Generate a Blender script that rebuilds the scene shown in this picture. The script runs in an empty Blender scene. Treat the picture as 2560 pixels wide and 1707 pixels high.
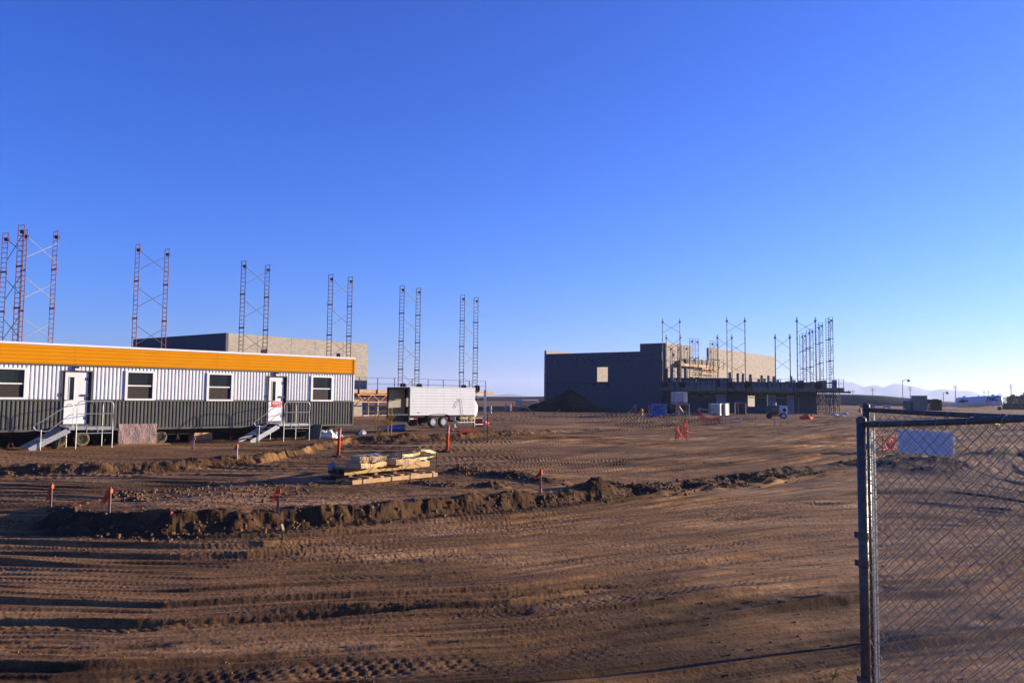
import bpy, bmesh, math, random
import numpy as np
from mathutils import Vector, Matrix

# ------------------------------------------------------------------ camera
SC = bpy.context.scene
F = 1991.0; HC = 2.5; PITCH = math.atan(136.5/F); ROLL = 0.011
cam_d = bpy.data.cameras.new('camera'); cam = bpy.data.objects.new('camera', cam_d)
SC.collection.objects.link(cam); SC.camera = cam
cam_d.sensor_width = 36.0; cam_d.lens = 36.0*F/2560.0
cam_d.clip_start = 0.1; cam_d.clip_end = 30000
CAM_R = Matrix.Rotation(math.pi/2+PITCH, 3, 'X') @ Matrix.Rotation(ROLL, 3, 'Z')
cam.matrix_world = Matrix.Translation((0, 0, HC)) @ CAM_R.to_4x4()

# ------------------------------------------------------------------ sun and sky
SUN_AZ = math.radians(70.0); SUN_EL = math.radians(9.3)
w = bpy.data.worlds.new('World'); SC.world = w; w.use_nodes = True
nt = w.node_tree; bg = nt.nodes['Background']
sky = nt.nodes.new('ShaderNodeTexSky'); sky.sky_type = 'NISHITA'; sky.sun_disc = False
sky.sun_elevation = SUN_EL; sky.sun_rotation = SUN_AZ
sky.altitude = 0; sky.air_density = 1.0; sky.dust_density = 0.3; sky.ozone_density = 6.0
tint = nt.nodes.new('ShaderNodeMix'); tint.data_type = 'RGBA'; tint.blend_type = 'MULTIPLY'; tint.inputs['Factor'].default_value = 1.0
tint.inputs['B'].default_value = (0.74, 0.85, 1.56, 1)      # the camera's cool white balance
nt.links.new(sky.outputs[0], tint.inputs['A'])
sep = nt.nodes.new('ShaderNodeSeparateColor'); cmb = nt.nodes.new('ShaderNodeCombineColor'); nt.links.new(tint.outputs['Result'], sep.inputs[0])
for i, (ref, g) in enumerate(((0.78, 1.35), (1.58, 1.22), (5.1, 1.06))):      # a deeper, more contrasty blue towards the zenith
    pw = nt.nodes.new('ShaderNodeMath'); pw.operation = 'POWER'; pw.inputs[1].default_value = g
    ml = nt.nodes.new('ShaderNodeMath'); ml.operation = 'MULTIPLY'; ml.inputs[1].default_value = ref**(1-g)
    nt.links.new(sep.outputs[i], pw.inputs[0]); nt.links.new(pw.outputs[0], ml.inputs[0]); nt.links.new(ml.outputs[0], cmb.inputs[i])
nt.links.new(cmb.outputs[0], bg.inputs[0]); bg.inputs[1].default_value = 0.068
sl = bpy.data.lights.new('sun', 'SUN'); sl.energy = 5.0; sl.angle = math.radians(0.5); sl.color = (1.0, 0.84, 0.64)
so = bpy.data.objects.new('sun', sl); SC.collection.objects.link(so)
sv = Vector((math.sin(SUN_AZ)*math.cos(SUN_EL), math.cos(SUN_AZ)*math.cos(SUN_EL), math.sin(SUN_EL)))
so.rotation_euler = sv.to_track_quat('Z', 'Y').to_euler(); so.location = (60, 20, 40)
SC.view_settings.view_transform = 'Standard'; SC.view_settings.look = 'None'
SC.view_settings.exposure = 1.53; SC.view_settings.gamma = 1.0
SC.cycles.use_denoising = True
SC.cycles.max_bounces = 6; SC.cycles.volume_bounces = 0

# ------------------------------------------------------------------ pixel geometry (photo pixels, 2560 wide)
def ray(px, py):
    return CAM_R @ Vector(((px-1280)/F, -(py-853.5)/F, -1.0))
def onz(px, py, z=0.0):
    d = ray(px, py); return Vector((0, 0, HC)) + d*((z-HC)/d.z)
def aty(px, py, y):
    d = ray(px, py); return Vector((0, 0, HC)) + d*(y/d.y)
class Line:
    """a vertical plane through a ground line"""
    def __init__(s, p, az):
        s.p = Vector(p[:2]); s.u = Vector((math.sin(az), math.cos(az)))
    def t(s, px, py=1000):
        d = ray(px, py); det = -s.u.x*d.y + d.x*s.u.y
        return (s.p.x*d.y - d.x*s.p.y)/det
    def hit(s, px, py):
        q = s.p + s.u*s.t(px, py); d = ray(px, py)
        return Vector((q.x, q.y, HC + d.z*q.y/d.y))
    def at(s, t): return s.p + s.u*t

# ------------------------------------------------------------------ mesh helpers
COL = SC.collection
class MB:
    def __init__(s): s.v = []; s.f = []
    def add(s, vs, fs):
        o = len(s.v); s.v += [tuple(x) for x in vs]; s.f += [tuple(i+o for i in q) for q in fs]; return s
    def box(s, c, d, rz=0.0, m=None):
        x, y, z = d[0]/2, d[1]/2, d[2]/2
        vs = [Vector((a*x, b*y, e*z)) for a in (-1, 1) for b in (-1, 1) for e in (-1, 1)]
        if m is not None: vs = [m @ v for v in vs]
        if rz: vs = [Matrix.Rotation(rz, 3, 'Z') @ v for v in vs]
        c = Vector(c)
        return s.add([v+c for v in vs], [(0,1,3,2),(4,6,7,5),(0,4,5,1),(2,3,7,6),(0,2,6,4),(1,5,7,3)])
    def b2(s, x0, x1, y0, y1, z0, z1):
        return s.box(((x0+x1)/2, (y0+y1)/2, (z0+z1)/2), (abs(x1-x0), abs(y1-y0), abs(z1-z0)))
    def bar(s, p, q, w_, h=None):
        p, q = Vector(p), Vector(q); d = q-p; L = d.length
        if L < 1e-6: return s
        m = d.to_track_quat('X', 'Z').to_matrix()
        return s.box((p+q)/2, (L, w_, h or w_), m=m)
    def tube(s, p, q, r, n=6, r2=None, caps=True):
        p, q = Vector(p), Vector(q); d = q-p
        if d.length < 1e-6: return s
        m = d.to_track_quat('Z', 'Y').to_matrix(); r2 = r if r2 is None else r2
        A = [m @ Vector((math.cos(2*math.pi*i/n), math.sin(2*math.pi*i/n), 0)) for i in range(n)]
        vs = [p+a*r for a in A]+[q+a*r2 for a in A]
        fs = [(i, (i+1) % n, n+(i+1) % n, n+i) for i in range(n)]
        if caps: fs += [tuple(range(n-1, -1, -1)), tuple(range(n, 2*n))]
        return s.add(vs, fs)
    def path(s, pts, r, n=6):
        pts = [Vector(p) for p in pts]; k = len(pts); rings = []
        for i, p in enumerate(pts):
            d = (pts[min(i+1, k-1)]-pts[max(i-1, 0)])
            m = d.to_track_quat('Z', 'Y').to_matrix()
            rr = r[i] if isinstance(r, (list, tuple)) else r
            rings.append([p + m @ Vector((math.cos(2*math.pi*j/n)*rr, math.sin(2*math.pi*j/n)*rr, 0)) for j in range(n)])
        vs = [v for R_ in rings for v in R_]; fs = []
        for i in range(k-1):
            for j in range(n):
                fs.append((i*n+j, i*n+(j+1) % n, (i+1)*n+(j+1) % n, (i+1)*n+j))
        fs += [tuple(range(n-1, -1, -1)), tuple(range((k-1)*n, k*n))]
        return s.add(vs, fs)
    def lathe(s, prof, c=(0,0,0), n=16, m=None):
        """prof: list of (radius, height) round local Z"""
        c = Vector(c); vs = []; fs = []
        for r, z in prof:
            for j in range(n):
                v = Vector((r*math.cos(2*math.pi*j/n), r*math.sin(2*math.pi*j/n), z))
                if m is not None: v = m @ v
                vs.append(v+c)
        for i in range(len(prof)-1):
            for j in range(n):
                fs.append((i*n+j, i*n+(j+1) % n, (i+1)*n+(j+1) % n, (i+1)*n+j))
        fs += [tuple(range(n-1, -1, -1)), tuple(range((len(prof)-1)*n, len(prof)*n))]
        return s.add(vs, fs)
    def extrude(s, prof, axis, a, b):
        """closed 2-D profile swept along axis ('x','y','z') from a to b"""
        n = len(prof)
        def put(p, t):
            return {'x': (t, p[0], p[1]), 'y': (p[0], t, p[1]), 'z': (p[0], p[1], t)}[axis]
        vs = [put(p, a) for p in prof]+[put(p, b) for p in prof]
        fs = [(i, (i+1) % n, n+(i+1) % n, n+i) for i in range(n)]
        fs += [tuple(range(n-1, -1, -1)), tuple(range(n, 2*n))]
        return s.add(vs, fs)
    def sheet(s, grid, thick=None):
        r, c = len(grid), len(grid[0]); vs = [p for row in grid for p in row]
        return s.add(vs, [(i*c+j, i*c+j+1, (i+1)*c+j+1, (i+1)*c+j) for i in range(r-1) for j in range(c-1)])
    def build(s, name, mat, parent=None, smooth=False, bevel=0.0, loc=None, solid=0.0):
        me = bpy.data.meshes.new(name); me.from_pydata(s.v, [], s.f); me.update()
        bm = bmesh.new(); bm.from_mesh(me); bmesh.ops.recalc_face_normals(bm, faces=bm.faces)
        bm.to_mesh(me); bm.free()
        o = bpy.data.objects.new(name, me); COL.objects.link(o)
        me.materials.append(mat)
        if parent: o.parent = parent
        if loc is not None: o.location = loc
        if smooth:
            for p in me.polygons: p.use_smooth = True
        if solid:
            k = o.modifiers.new('thickness', 'SOLIDIFY'); k.thickness = solid; k.offset = 0
        if bevel:
            k = o.modifiers.new('edge', 'BEVEL'); k.width = bevel; k.segments = 2; k.limit_method = 'ANGLE'
        return o

def tag(o, label, cat, group=None, kind=None):
    if label: o['label'] = label
    if cat: o['category'] = cat
    if group: o['group'] = group
    if kind: o['kind'] = kind
    return o
def thing(name, label, cat, loc=(0,0,0), rz=0.0, group=None):
    o = bpy.data.objects.new(name, None); COL.objects.link(o); o.empty_display_size = 0.2
    o.location = loc; o.rotation_euler = (0, 0, rz)
    return tag(o, label, cat, group)
def copy_tree(o, parent=None):
    c = o.copy(); COL.objects.link(c)
    if parent: c.parent = parent
    for ch in list(o.children): copy_tree(ch, c)
    return c

# ------------------------------------------------------------------ materials
KA = 0.76
def mat(name, col, rough=0.7, metal=0.0, var=0.12, scale=6.0, bump=0.0, bscale=40.0, spec=0.2, dirt=None, dscale=2.0, damt=0.4, alpha=1.0):
    m = bpy.data.materials.new(name); m.use_nodes = True; n = m.node_tree.nodes; l = m.node_tree.links
    col = tuple(c*KA for c in col); dirt = tuple(c*KA for c in dirt) if dirt else None
    b = n['Principled BSDF']
    b.inputs['Roughness'].default_value = rough; b.inputs['Metallic'].default_value = metal
    b.inputs['Specular IOR Level'].default_value = spec
    tc = n.new('ShaderNodeTexCoord')
    nz = n.new('ShaderNodeTexNoise'); nz.inputs['Scale'].default_value = scale; nz.inputs['Detail'].default_value = 5
    l.new(tc.outputs['Object'], nz.inputs['Vector'])
    r = n.new('ShaderNodeValToRGB')
    r.color_ramp.elements[0].position = 0.3; r.color_ramp.elements[1].position = 0.7
    r.color_ramp.elements[0].color = tuple(max(0, c*(1-var)) for c in col)+(1,)
    r.color_ramp.elements[1].color = tuple(min(1, c*(1+var)) for c in col)+(1,)
    l.new(nz.outputs['Fac'], r.inputs['Fac']); out = r.outputs['Color']
    if dirt:
        n2 = n.new('ShaderNodeTexNoise'); n2.inputs['Scale'].default_value = dscale; n2.inputs['Detail'].default_value = 8
        n2.inputs['Roughness'].default_value = 0.7
        l.new(tc.outputs['Object'], n2.inputs['Vector'])
        r2 = n.new('ShaderNodeValToRGB'); r2.color_ramp.elements[0].position = 0.5; r2.color_ramp.elements[1].position = 0.75
        r2.color_ramp.elements[0].color = (0,0,0,1); r2.color_ramp.elements[1].color = (damt,)*3+(1,)
        mx = n.new('ShaderNodeMix'); mx.data_type = 'RGBA'
        l.new(n2.outputs['Fac'], r2.inputs['Fac']); l.new(r2.outputs['Color'], mx.inputs['Factor'])
        l.new(out, mx.inputs['A']); mx.inputs['B'].default_value = tuple(dirt)+(1,)
        out = mx.outputs['Result']
    l.new(out, b.inputs['Base Color'])
    if bump:
        n3 = n.new('ShaderNodeTexNoise'); n3.inputs['Scale'].default_value = bscale; n3.inputs['Detail'].default_value = 4
        l.new(tc.outputs['Object'], n3.inputs['Vector'])
        bp = n.new('ShaderNodeBump'); bp.inputs['Strength'].default_value = bump; bp.inputs['Distance'].default_value = 0.02
        l.new(n3.outputs['Fac'], bp.inputs['Height']); l.new(bp.outputs['Normal'], b.inputs['Normal'])
    return m

DUST = (0.22, 0.13, 0.085)
def block_mat(name, col, bw=0.4, bh=0.2, var=0.35):
    m = bpy.data.materials.new(name); m.use_nodes = True; n = m.node_tree.nodes; l = m.node_tree.links
    col = tuple(c*KA for c in col)
    b = n['Principled BSDF']; b.inputs['Roughness'].default_value = 0.92; b.inputs['Specular IOR Level'].default_value = 0.15
    tc = n.new('ShaderNodeTexCoord'); sp = n.new('ShaderNodeSeparateXYZ'); l.new(tc.outputs['Object'], sp.inputs[0])
    ad = n.new('ShaderNodeMath'); l.new(sp.outputs[0], ad.inputs[0]); l.new(sp.outputs[1], ad.inputs[1])
    cb = n.new('ShaderNodeCombineXYZ'); l.new(ad.outputs[0], cb.inputs[0]); l.new(sp.outputs[2], cb.inputs[1])
    br = n.new('ShaderNodeTexBrick'); br.inputs['Scale'].default_value = 1.0
    br.inputs['Brick Width'].default_value = bw; br.inputs['Row Height'].default_value = bh
    br.inputs['Mortar Size'].default_value = 0.007; br.inputs['Bias'].default_value = 0.0
    br.inputs['Color1'].default_value = tuple(c*(1-var) for c in col)+(1,)
    br.inputs['Color2'].default_value = tuple(min(1, c*(1+var)) for c in col)+(1,)
    br.inputs['Mortar'].default_value = tuple(c*0.78 for c in col)+(1,)
    l.new(cb.outputs[0], br.inputs['Vector'])
    nz = n.new('ShaderNodeTexNoise'); nz.inputs['Scale'].default_value = 0.9; nz.inputs['Detail'].default_value = 7
    l.new(tc.outputs['Object'], nz.inputs['Vector'])
    mr = n.new('ShaderNodeMapRange'); mr.inputs['To Min'].default_value = 0.88; mr.inputs['To Max'].default_value = 1.12
    l.new(nz.outputs['Fac'], mr.inputs['Value'])
    mx = n.new('ShaderNodeMix'); mx.data_type = 'RGBA'; mx.blend_type = 'MULTIPLY'; mx.inputs['Factor'].default_value = 1
    l.new(br.outputs['Color'], mx.inputs['A']); l.new(mr.outputs[0], mx.inputs['B'])
    l.new(mx.outputs['Result'], b.inputs['Base Color'])
    bp = n.new('ShaderNodeBump'); bp.inputs['Strength'].default_value = 0.4; bp.inputs['Distance'].default_value = 0.01; bp.invert = True
    l.new(br.outputs['Fac'], bp.inputs['Height']); l.new(bp.outputs['Normal'], b.inputs['Normal'])
    return m

M = dict(
 white_steel = mat('white_steel', (0.78, 0.79, 0.80), 0.45, var=0.04, scale=2, dirt=(0.62,0.56,0.50), dscale=1.5, damt=0.2),
 white_paint = mat('white_paint', (0.80, 0.80, 0.79), 0.5, var=0.03, scale=3, dirt=(0.55,0.48,0.42), damt=0.2),
 charcoal = mat('charcoal_steel', (0.098, 0.098, 0.085), 0.55, var=0.08, scale=2, dirt=(0.2,0.15,0.12), damt=0.3),
 yellow = mat('ochre_siding', (0.70, 0.275, 0.006), 0.55, var=0.05, scale=1.5, dirt=(0.5,0.2,0.01), dscale=3, damt=0.25, spec=0.03),
 dark = mat('near_black', (0.02, 0.02, 0.022), 0.6, var=0.3),
 glass = mat('dark_glass', (0.012, 0.018, 0.018), 0.06, var=0.3, scale=1.2, spec=0.25),
 screen = mat('insect_screen', (0.05, 0.042, 0.036), 0.6, var=0.15, spec=0.1),
 alu = mat('galvanised_tube', (0.40, 0.41, 0.42), 0.45, 0.4, var=0.12, scale=12),
 step_steel = mat('grating_steel', (0.42, 0.43, 0.46), 0.5, 0.6, var=0.2, scale=20, bump=0.3),
 rubber = mat('tyre_rubber', (0.035, 0.033, 0.031), 0.85, var=0.2, dirt=DUST, dscale=6, damt=0.5),
 dusty_rubber = mat('dusty_tyre_rubber', (0.13, 0.105, 0.075), 0.9, var=0.3, scale=8),
 rim_dark = mat('dirty_rim', (0.09, 0.08, 0.07), 0.7, 0.3, var=0.3, scale=9),
 rim = mat('bright_rim', (0.62, 0.63, 0.65), 0.3, 0.8, var=0.1),
 black_steel = mat('black_chassis', (0.022, 0.022, 0.024), 0.5, 0.2, var=0.3, dirt=DUST, damt=0.3),
 red_frame = mat('red_scaffold_paint', (0.22, 0.06, 0.052), 0.6, 0.1, var=0.35, scale=4, dirt=(0.06,0.03,0.03), dscale=2, damt=0.7),
 brown_frame = mat('rusted_scaffold_steel', (0.095, 0.04, 0.033), 0.65, 0.2, var=0.4, scale=4, dirt=(0.03,0.025,0.025), dscale=2, damt=0.7),
 dark_frame = mat('dark_scaffold_steel', (0.04, 0.027, 0.026), 0.6, 0.3, var=0.4, scale=4),
 brace = mat('brace_tube', (0.10, 0.085, 0.08), 0.5, 0.4, var=0.3, scale=3),
 plank = mat('scaffold_plank', (0.48, 0.30, 0.17), 0.8, var=0.25, scale=5, bump=0.3),
 orange_truss = mat('orange_truss_paint', (0.62, 0.24, 0.10), 0.6, var=0.25, scale=5, dirt=(0.55,0.42,0.30), damt=0.6),
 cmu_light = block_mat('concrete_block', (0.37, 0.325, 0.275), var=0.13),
 cmu_shaded = block_mat('shaded_concrete_block', (0.108, 0.114, 0.128), var=0.06),  # same block darkened and blued: shade painted into the unlit faces
 block = block_mat('loose_concrete_block', (0.31, 0.29, 0.265), var=0.25),
 pocket_shade = mat('wall_pocket_shade', (0.03, 0.03, 0.032), 0.9),
 joint = mat('control_joint', (0.16, 0.14, 0.12), 0.9),
 wood = mat('new_lumber', (0.55, 0.33, 0.16), 0.75, var=0.2, scale=9, bump=0.25, dirt=(0.35,0.2,0.1), dscale=7, damt=0.5),
 old_wood = mat('weathered_stake', (0.24, 0.17, 0.115), 0.85, var=0.3, scale=12),
 pale_wood = mat('pale_lath', (0.66, 0.55, 0.47), 0.8, var=0.15, scale=12),
 ply = mat('plywood', (0.42, 0.235, 0.10), 0.8, var=0.2, scale=8),
 beam = mat('ochre_painted_beam', (0.30, 0.165, 0.035), 0.5, 0.1, var=0.3, scale=3, dirt=(0.12,0.06,0.02), dscale=3, damt=0.7),
 card = mat('cardboard', (0.56, 0.36, 0.17), 0.8, var=0.1, scale=5, dirt=(0.62,0.5,0.36), dscale=4, damt=0.6, bump=0.15, bscale=14),
 card_dark = mat('dark_cardboard', (0.12, 0.09, 0.07), 0.8, var=0.2),
 film = mat('plastic_film', (0.36, 0.34, 0.33), 0.22, var=0.2, scale=9, bump=0.6, bscale=9),
 orange = mat('safety_orange', (0.80, 0.085, 0.02), 0.45, var=0.06),
 flag = mat('fluorescent_orange_flag', (0.85, 0.11, 0.03), 0.6, var=0.1, bump=0.3),
 pink = mat('pink_ribbon', (0.80, 0.14, 0.16), 0.6, var=0.15),
 net = mat('orange_red_netting', (0.72, 0.05, 0.025), 0.6, var=0.2, scale=8),
 reflect = mat('reflective_white', (0.85, 0.85, 0.85), 0.3, var=0.05),
 strap = mat('green_strapping', (0.13, 0.24, 0.15), 0.5),
 blue = mat('blue_plastic', (0.02, 0.11, 0.42), 0.4, var=0.3, scale=7, bump=0.4, bscale=6),
 blue_wrap = mat('blue_wrapped_bags', (0.07, 0.19, 0.47), 0.35, var=0.45, scale=6, bump=0.6, bscale=5, dirt=(0.5,0.55,0.62), dscale=3, damt=0.6),
 red = mat('red_enamel', (0.50, 0.025, 0.02), 0.45, var=0.15),
 notice_red = mat('red_notice', (0.72, 0.075, 0.03), 0.5, var=0.03),
 yellow_metal = mat('yellow_safety_steel', (0.48, 0.26, 0.015), 0.5, var=0.25, dirt=(0.1,0.07,0.03), dscale=5, damt=0.6),
 bright_yellow = mat('bright_yellow', (0.78, 0.55, 0.01), 0.5, var=0.1),
 hydrant = mat('yellow_hydrant_paint', (0.62, 0.34, 0.02), 0.5, var=0.1),
 bin_white = mat('translucent_white_plastic', (0.72, 0.71, 0.66), 0.5, var=0.08, scale=2),
 cage = mat('cage_steel', (0.45, 0.45, 0.46), 0.45, 0.7),
 grey_panel = mat('grey_green_board', (0.135, 0.145, 0.115), 0.6, var=0.1, scale=4),
 mixer_grey = mat('cement_crusted_drum', (0.17, 0.16, 0.12), 0.85, var=0.4, scale=5, bump=0.5),
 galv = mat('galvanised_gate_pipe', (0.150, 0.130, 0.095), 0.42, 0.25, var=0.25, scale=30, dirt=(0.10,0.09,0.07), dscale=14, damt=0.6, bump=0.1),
 wire = mat('galvanised_wire', (0.42, 0.38, 0.30), 0.45, 0.2, var=0.3, scale=30),
 sign_back = mat('white_sign_board', (0.80, 0.88, 0.98), 0.4, var=0.03),
 concrete = mat('cast_concrete', (0.36, 0.34, 0.31), 0.9, var=0.15, bump=0.2),
 pole = mat('utility_pole_wood', (0.09, 0.08, 0.08), 0.9, var=0.2),
 green = mat('green_container', (0.02, 0.06, 0.035), 0.5, var=0.2),
 booth = mat('grey_booth', (0.17, 0.18, 0.18), 0.6, var=0.1),
 tanker = mat('white_tanker_shell', (0.74, 0.75, 0.78), 0.32, var=0.04),
 ink = mat('dark_blue_lettering', (0.02, 0.025, 0.16), 0.5, var=0.05),
 ink_green = mat('dark_green_lettering', (0.02, 0.06, 0.08), 0.5, var=0.2),
 leaf = mat('leaf_green', (0.075, 0.11, 0.03), 0.7, var=0.45, scale=3),
 weed = mat('weed_green', (0.20, 0.19, 0.04), 0.7, var=0.35, scale=30),
 bark = mat('bark', (0.11, 0.075, 0.05), 0.9, var=0.3),
 bag = mat('white_plastic_bag', (0.72, 0.70, 0.68), 0.4, var=0.12, bump=0.5, bscale=12),
 bin_beige = mat('beige_container', (0.52, 0.45, 0.34), 0.6, var=0.1),
 pipe_pale = mat('pale_pvc_pipe', (0.66, 0.63, 0.58), 0.5, var=0.08),
)
def tape_mat():
    m = mat('caution_tape', (0.70, 0.64, 0.20), 0.4, var=0.08, bump=0.2); n = m.node_tree.nodes; l = m.node_tree.links
    b = n['Principled BSDF']; tc = n.new('ShaderNodeTexCoord'); br = n.new('ShaderNodeTexBrick')
    br.inputs['Scale'].default_value = 1; br.inputs['Brick Width'].default_value = 0.11; br.inputs['Row Height'].default_value = 4.0
    br.inputs['Mortar Size'].default_value = 0.0
    br.inputs['Color1'].default_value = (0,0,0,1); br.inputs['Color2'].default_value = (1,1,1,1)
    l.new(tc.outputs['Object'], br.inputs['Vector'])
    r = n.new('ShaderNodeValToRGB'); r.color_ramp.interpolation = 'CONSTANT'
    r.color_ramp.elements[0].color = (0,0,0,1); r.color_ramp.elements[1].position = 0.52; r.color_ramp.elements[1].color = (0.6,)*3+(1,)
    l.new(br.outputs['Color'], r.inputs['Fac'])
    mx = n.new('ShaderNodeMix'); mx.data_type = 'RGBA'; src = b.inputs['Base Color'].links[0].from_socket
    l.new(r.outputs['Color'], mx.inputs['Factor']); l.new(src, mx.inputs['A']); mx.inputs['B'].default_value = (0.03,0.03,0.02,1)
    l.new(mx.outputs['Result'], b.inputs['Base Color']); return m
M['tape'] = tape_mat()

# ------------------------------------------------------------------ terrain
_rs = np.random.RandomState(7); _TAB = _rs.rand(512, 512).astype(np.float32)
def vnoise(x, y, seed=0):
    x = np.asarray(x, np.float64)+seed*37.7; y = np.asarray(y, np.float64)+seed*91.3
    xi = np.floor(x).astype(np.int64); yi = np.floor(y).astype(np.int64)
    fx = x-xi; fy = y-yi; fx = fx*fx*(3-2*fx); fy = fy*fy*(3-2*fy)
    a = _TAB[xi & 511, yi & 511]; b = _TAB[(xi+1) & 511, yi & 511]
    c = _TAB[xi & 511, (yi+1) & 511]; d = _TAB[(xi+1) & 511, (yi+1) & 511]
    return (a*(1-fx)+b*fx)*(1-fy)+(c*(1-fx)+d*fx)*fy - 0.5
def fbm(x, y, o=4, seed=0, g=0.5):
    s = 0; a = 1.0
    for i in range(o):
        s = s + a*vnoise(x*2**i, y*2**i, seed+i*3); a *= g
    return s
def sst(a, b, x):
    t = np.clip((x-a)/(b-a), 0, 1); return t*t*(3-2*t)
def poly(pts, z):
    q = sorted([tuple(onz(px, py, z))[:2] for px, py in pts]); return np.array([p[0] for p in q]), np.array([p[1] for p in q])
NE = poly([(95,1322),(200,1340),(400,1348),(600,1338),(700,1329),(800,1322),(950,1308),(1139,1286),(1300,1270),(1450,1256),(1560,1244),(1700,1224),(1900,1198),(2100,1170),(2300,1145)], 0.0)
NEH = (np.array([-8.8,-7.6,-6.1,-4.9,-2.6,-1.2,.2,1.7,2.9,4.7,7.9,12]), np.array([.28,.31,.36,.32,.31,.29,.26,.22,.18,.16,.14,.10]))
FE = poly([(90,1264),(240,1236),(450,1216),(560,1200),(760,1172),(1000,1156),(1400,1165),(1800,1160),(2100,1140)], 0.3)
PE = poly([(-300,1186),(0,1184),(200,1181),(350,1177),(500,1167),(650,1158),(740,1140),(870,1119),(1000,1116),(1150,1109),(1300,1096),(1400,1090),(1500,1086)], 0.08)
PEH = (np.array([-20,-13,-9,-4,0,2.5,5]), np.array([0.20,0.22,0.20,0.24,0.24,0.10,0.0]))
MOUNDS = []
def mnd(px, py, wpx, hpx, z=0.25, asp=0.8):
    p = onz(px, py, z); k = p.y/F; MOUNDS.append((p.x, p.y+0.15, wpx*k*0.5, wpx*k*0.5*asp, hpx*k*.85))
for a in [(1150,1186,60,12),(1185,1184,80,14),(1262,1192,110,17),(1310,1196,100,15),(1362,1204,90,13),(1228,1219,70,18),(1120,1220,60,9),(1060,1215,70,7),
          (1487,1218,85,30),(1530,1208,70,14),(1619,1212,75,22),(1672,1208,80,14),(1755,1198,85,17),(1811,1195,60,14),(1900,1184,80,23),(1946,1178,60,16),(1840,1190,90,9),
          (2010,1168,120,10),(2240,1150,150,16),(2340,1145,160,16),(160,1256,60,8),(210,1252,70,9),(285,1247,60,8),(140,1272,70,8),(330,1262,50,6),(2330,1162,180,14)]:
    mnd(*a)
_rr = random.Random(3)
RUTS = [(d+_rr.uniform(-.08,.08), _rr.uniform(.015,.035), _rr.uniform(.12,.24), _rr.uniform(0,6), _rr.random()<.6) for d in
        (-0.75,-1.5,-2.6,-3.5,-4.3,-4.9,-5.45,-6.0,-6.5,-6.9,-7.25,-7.6,-7.95,-8.3,-8.7)]
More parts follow.
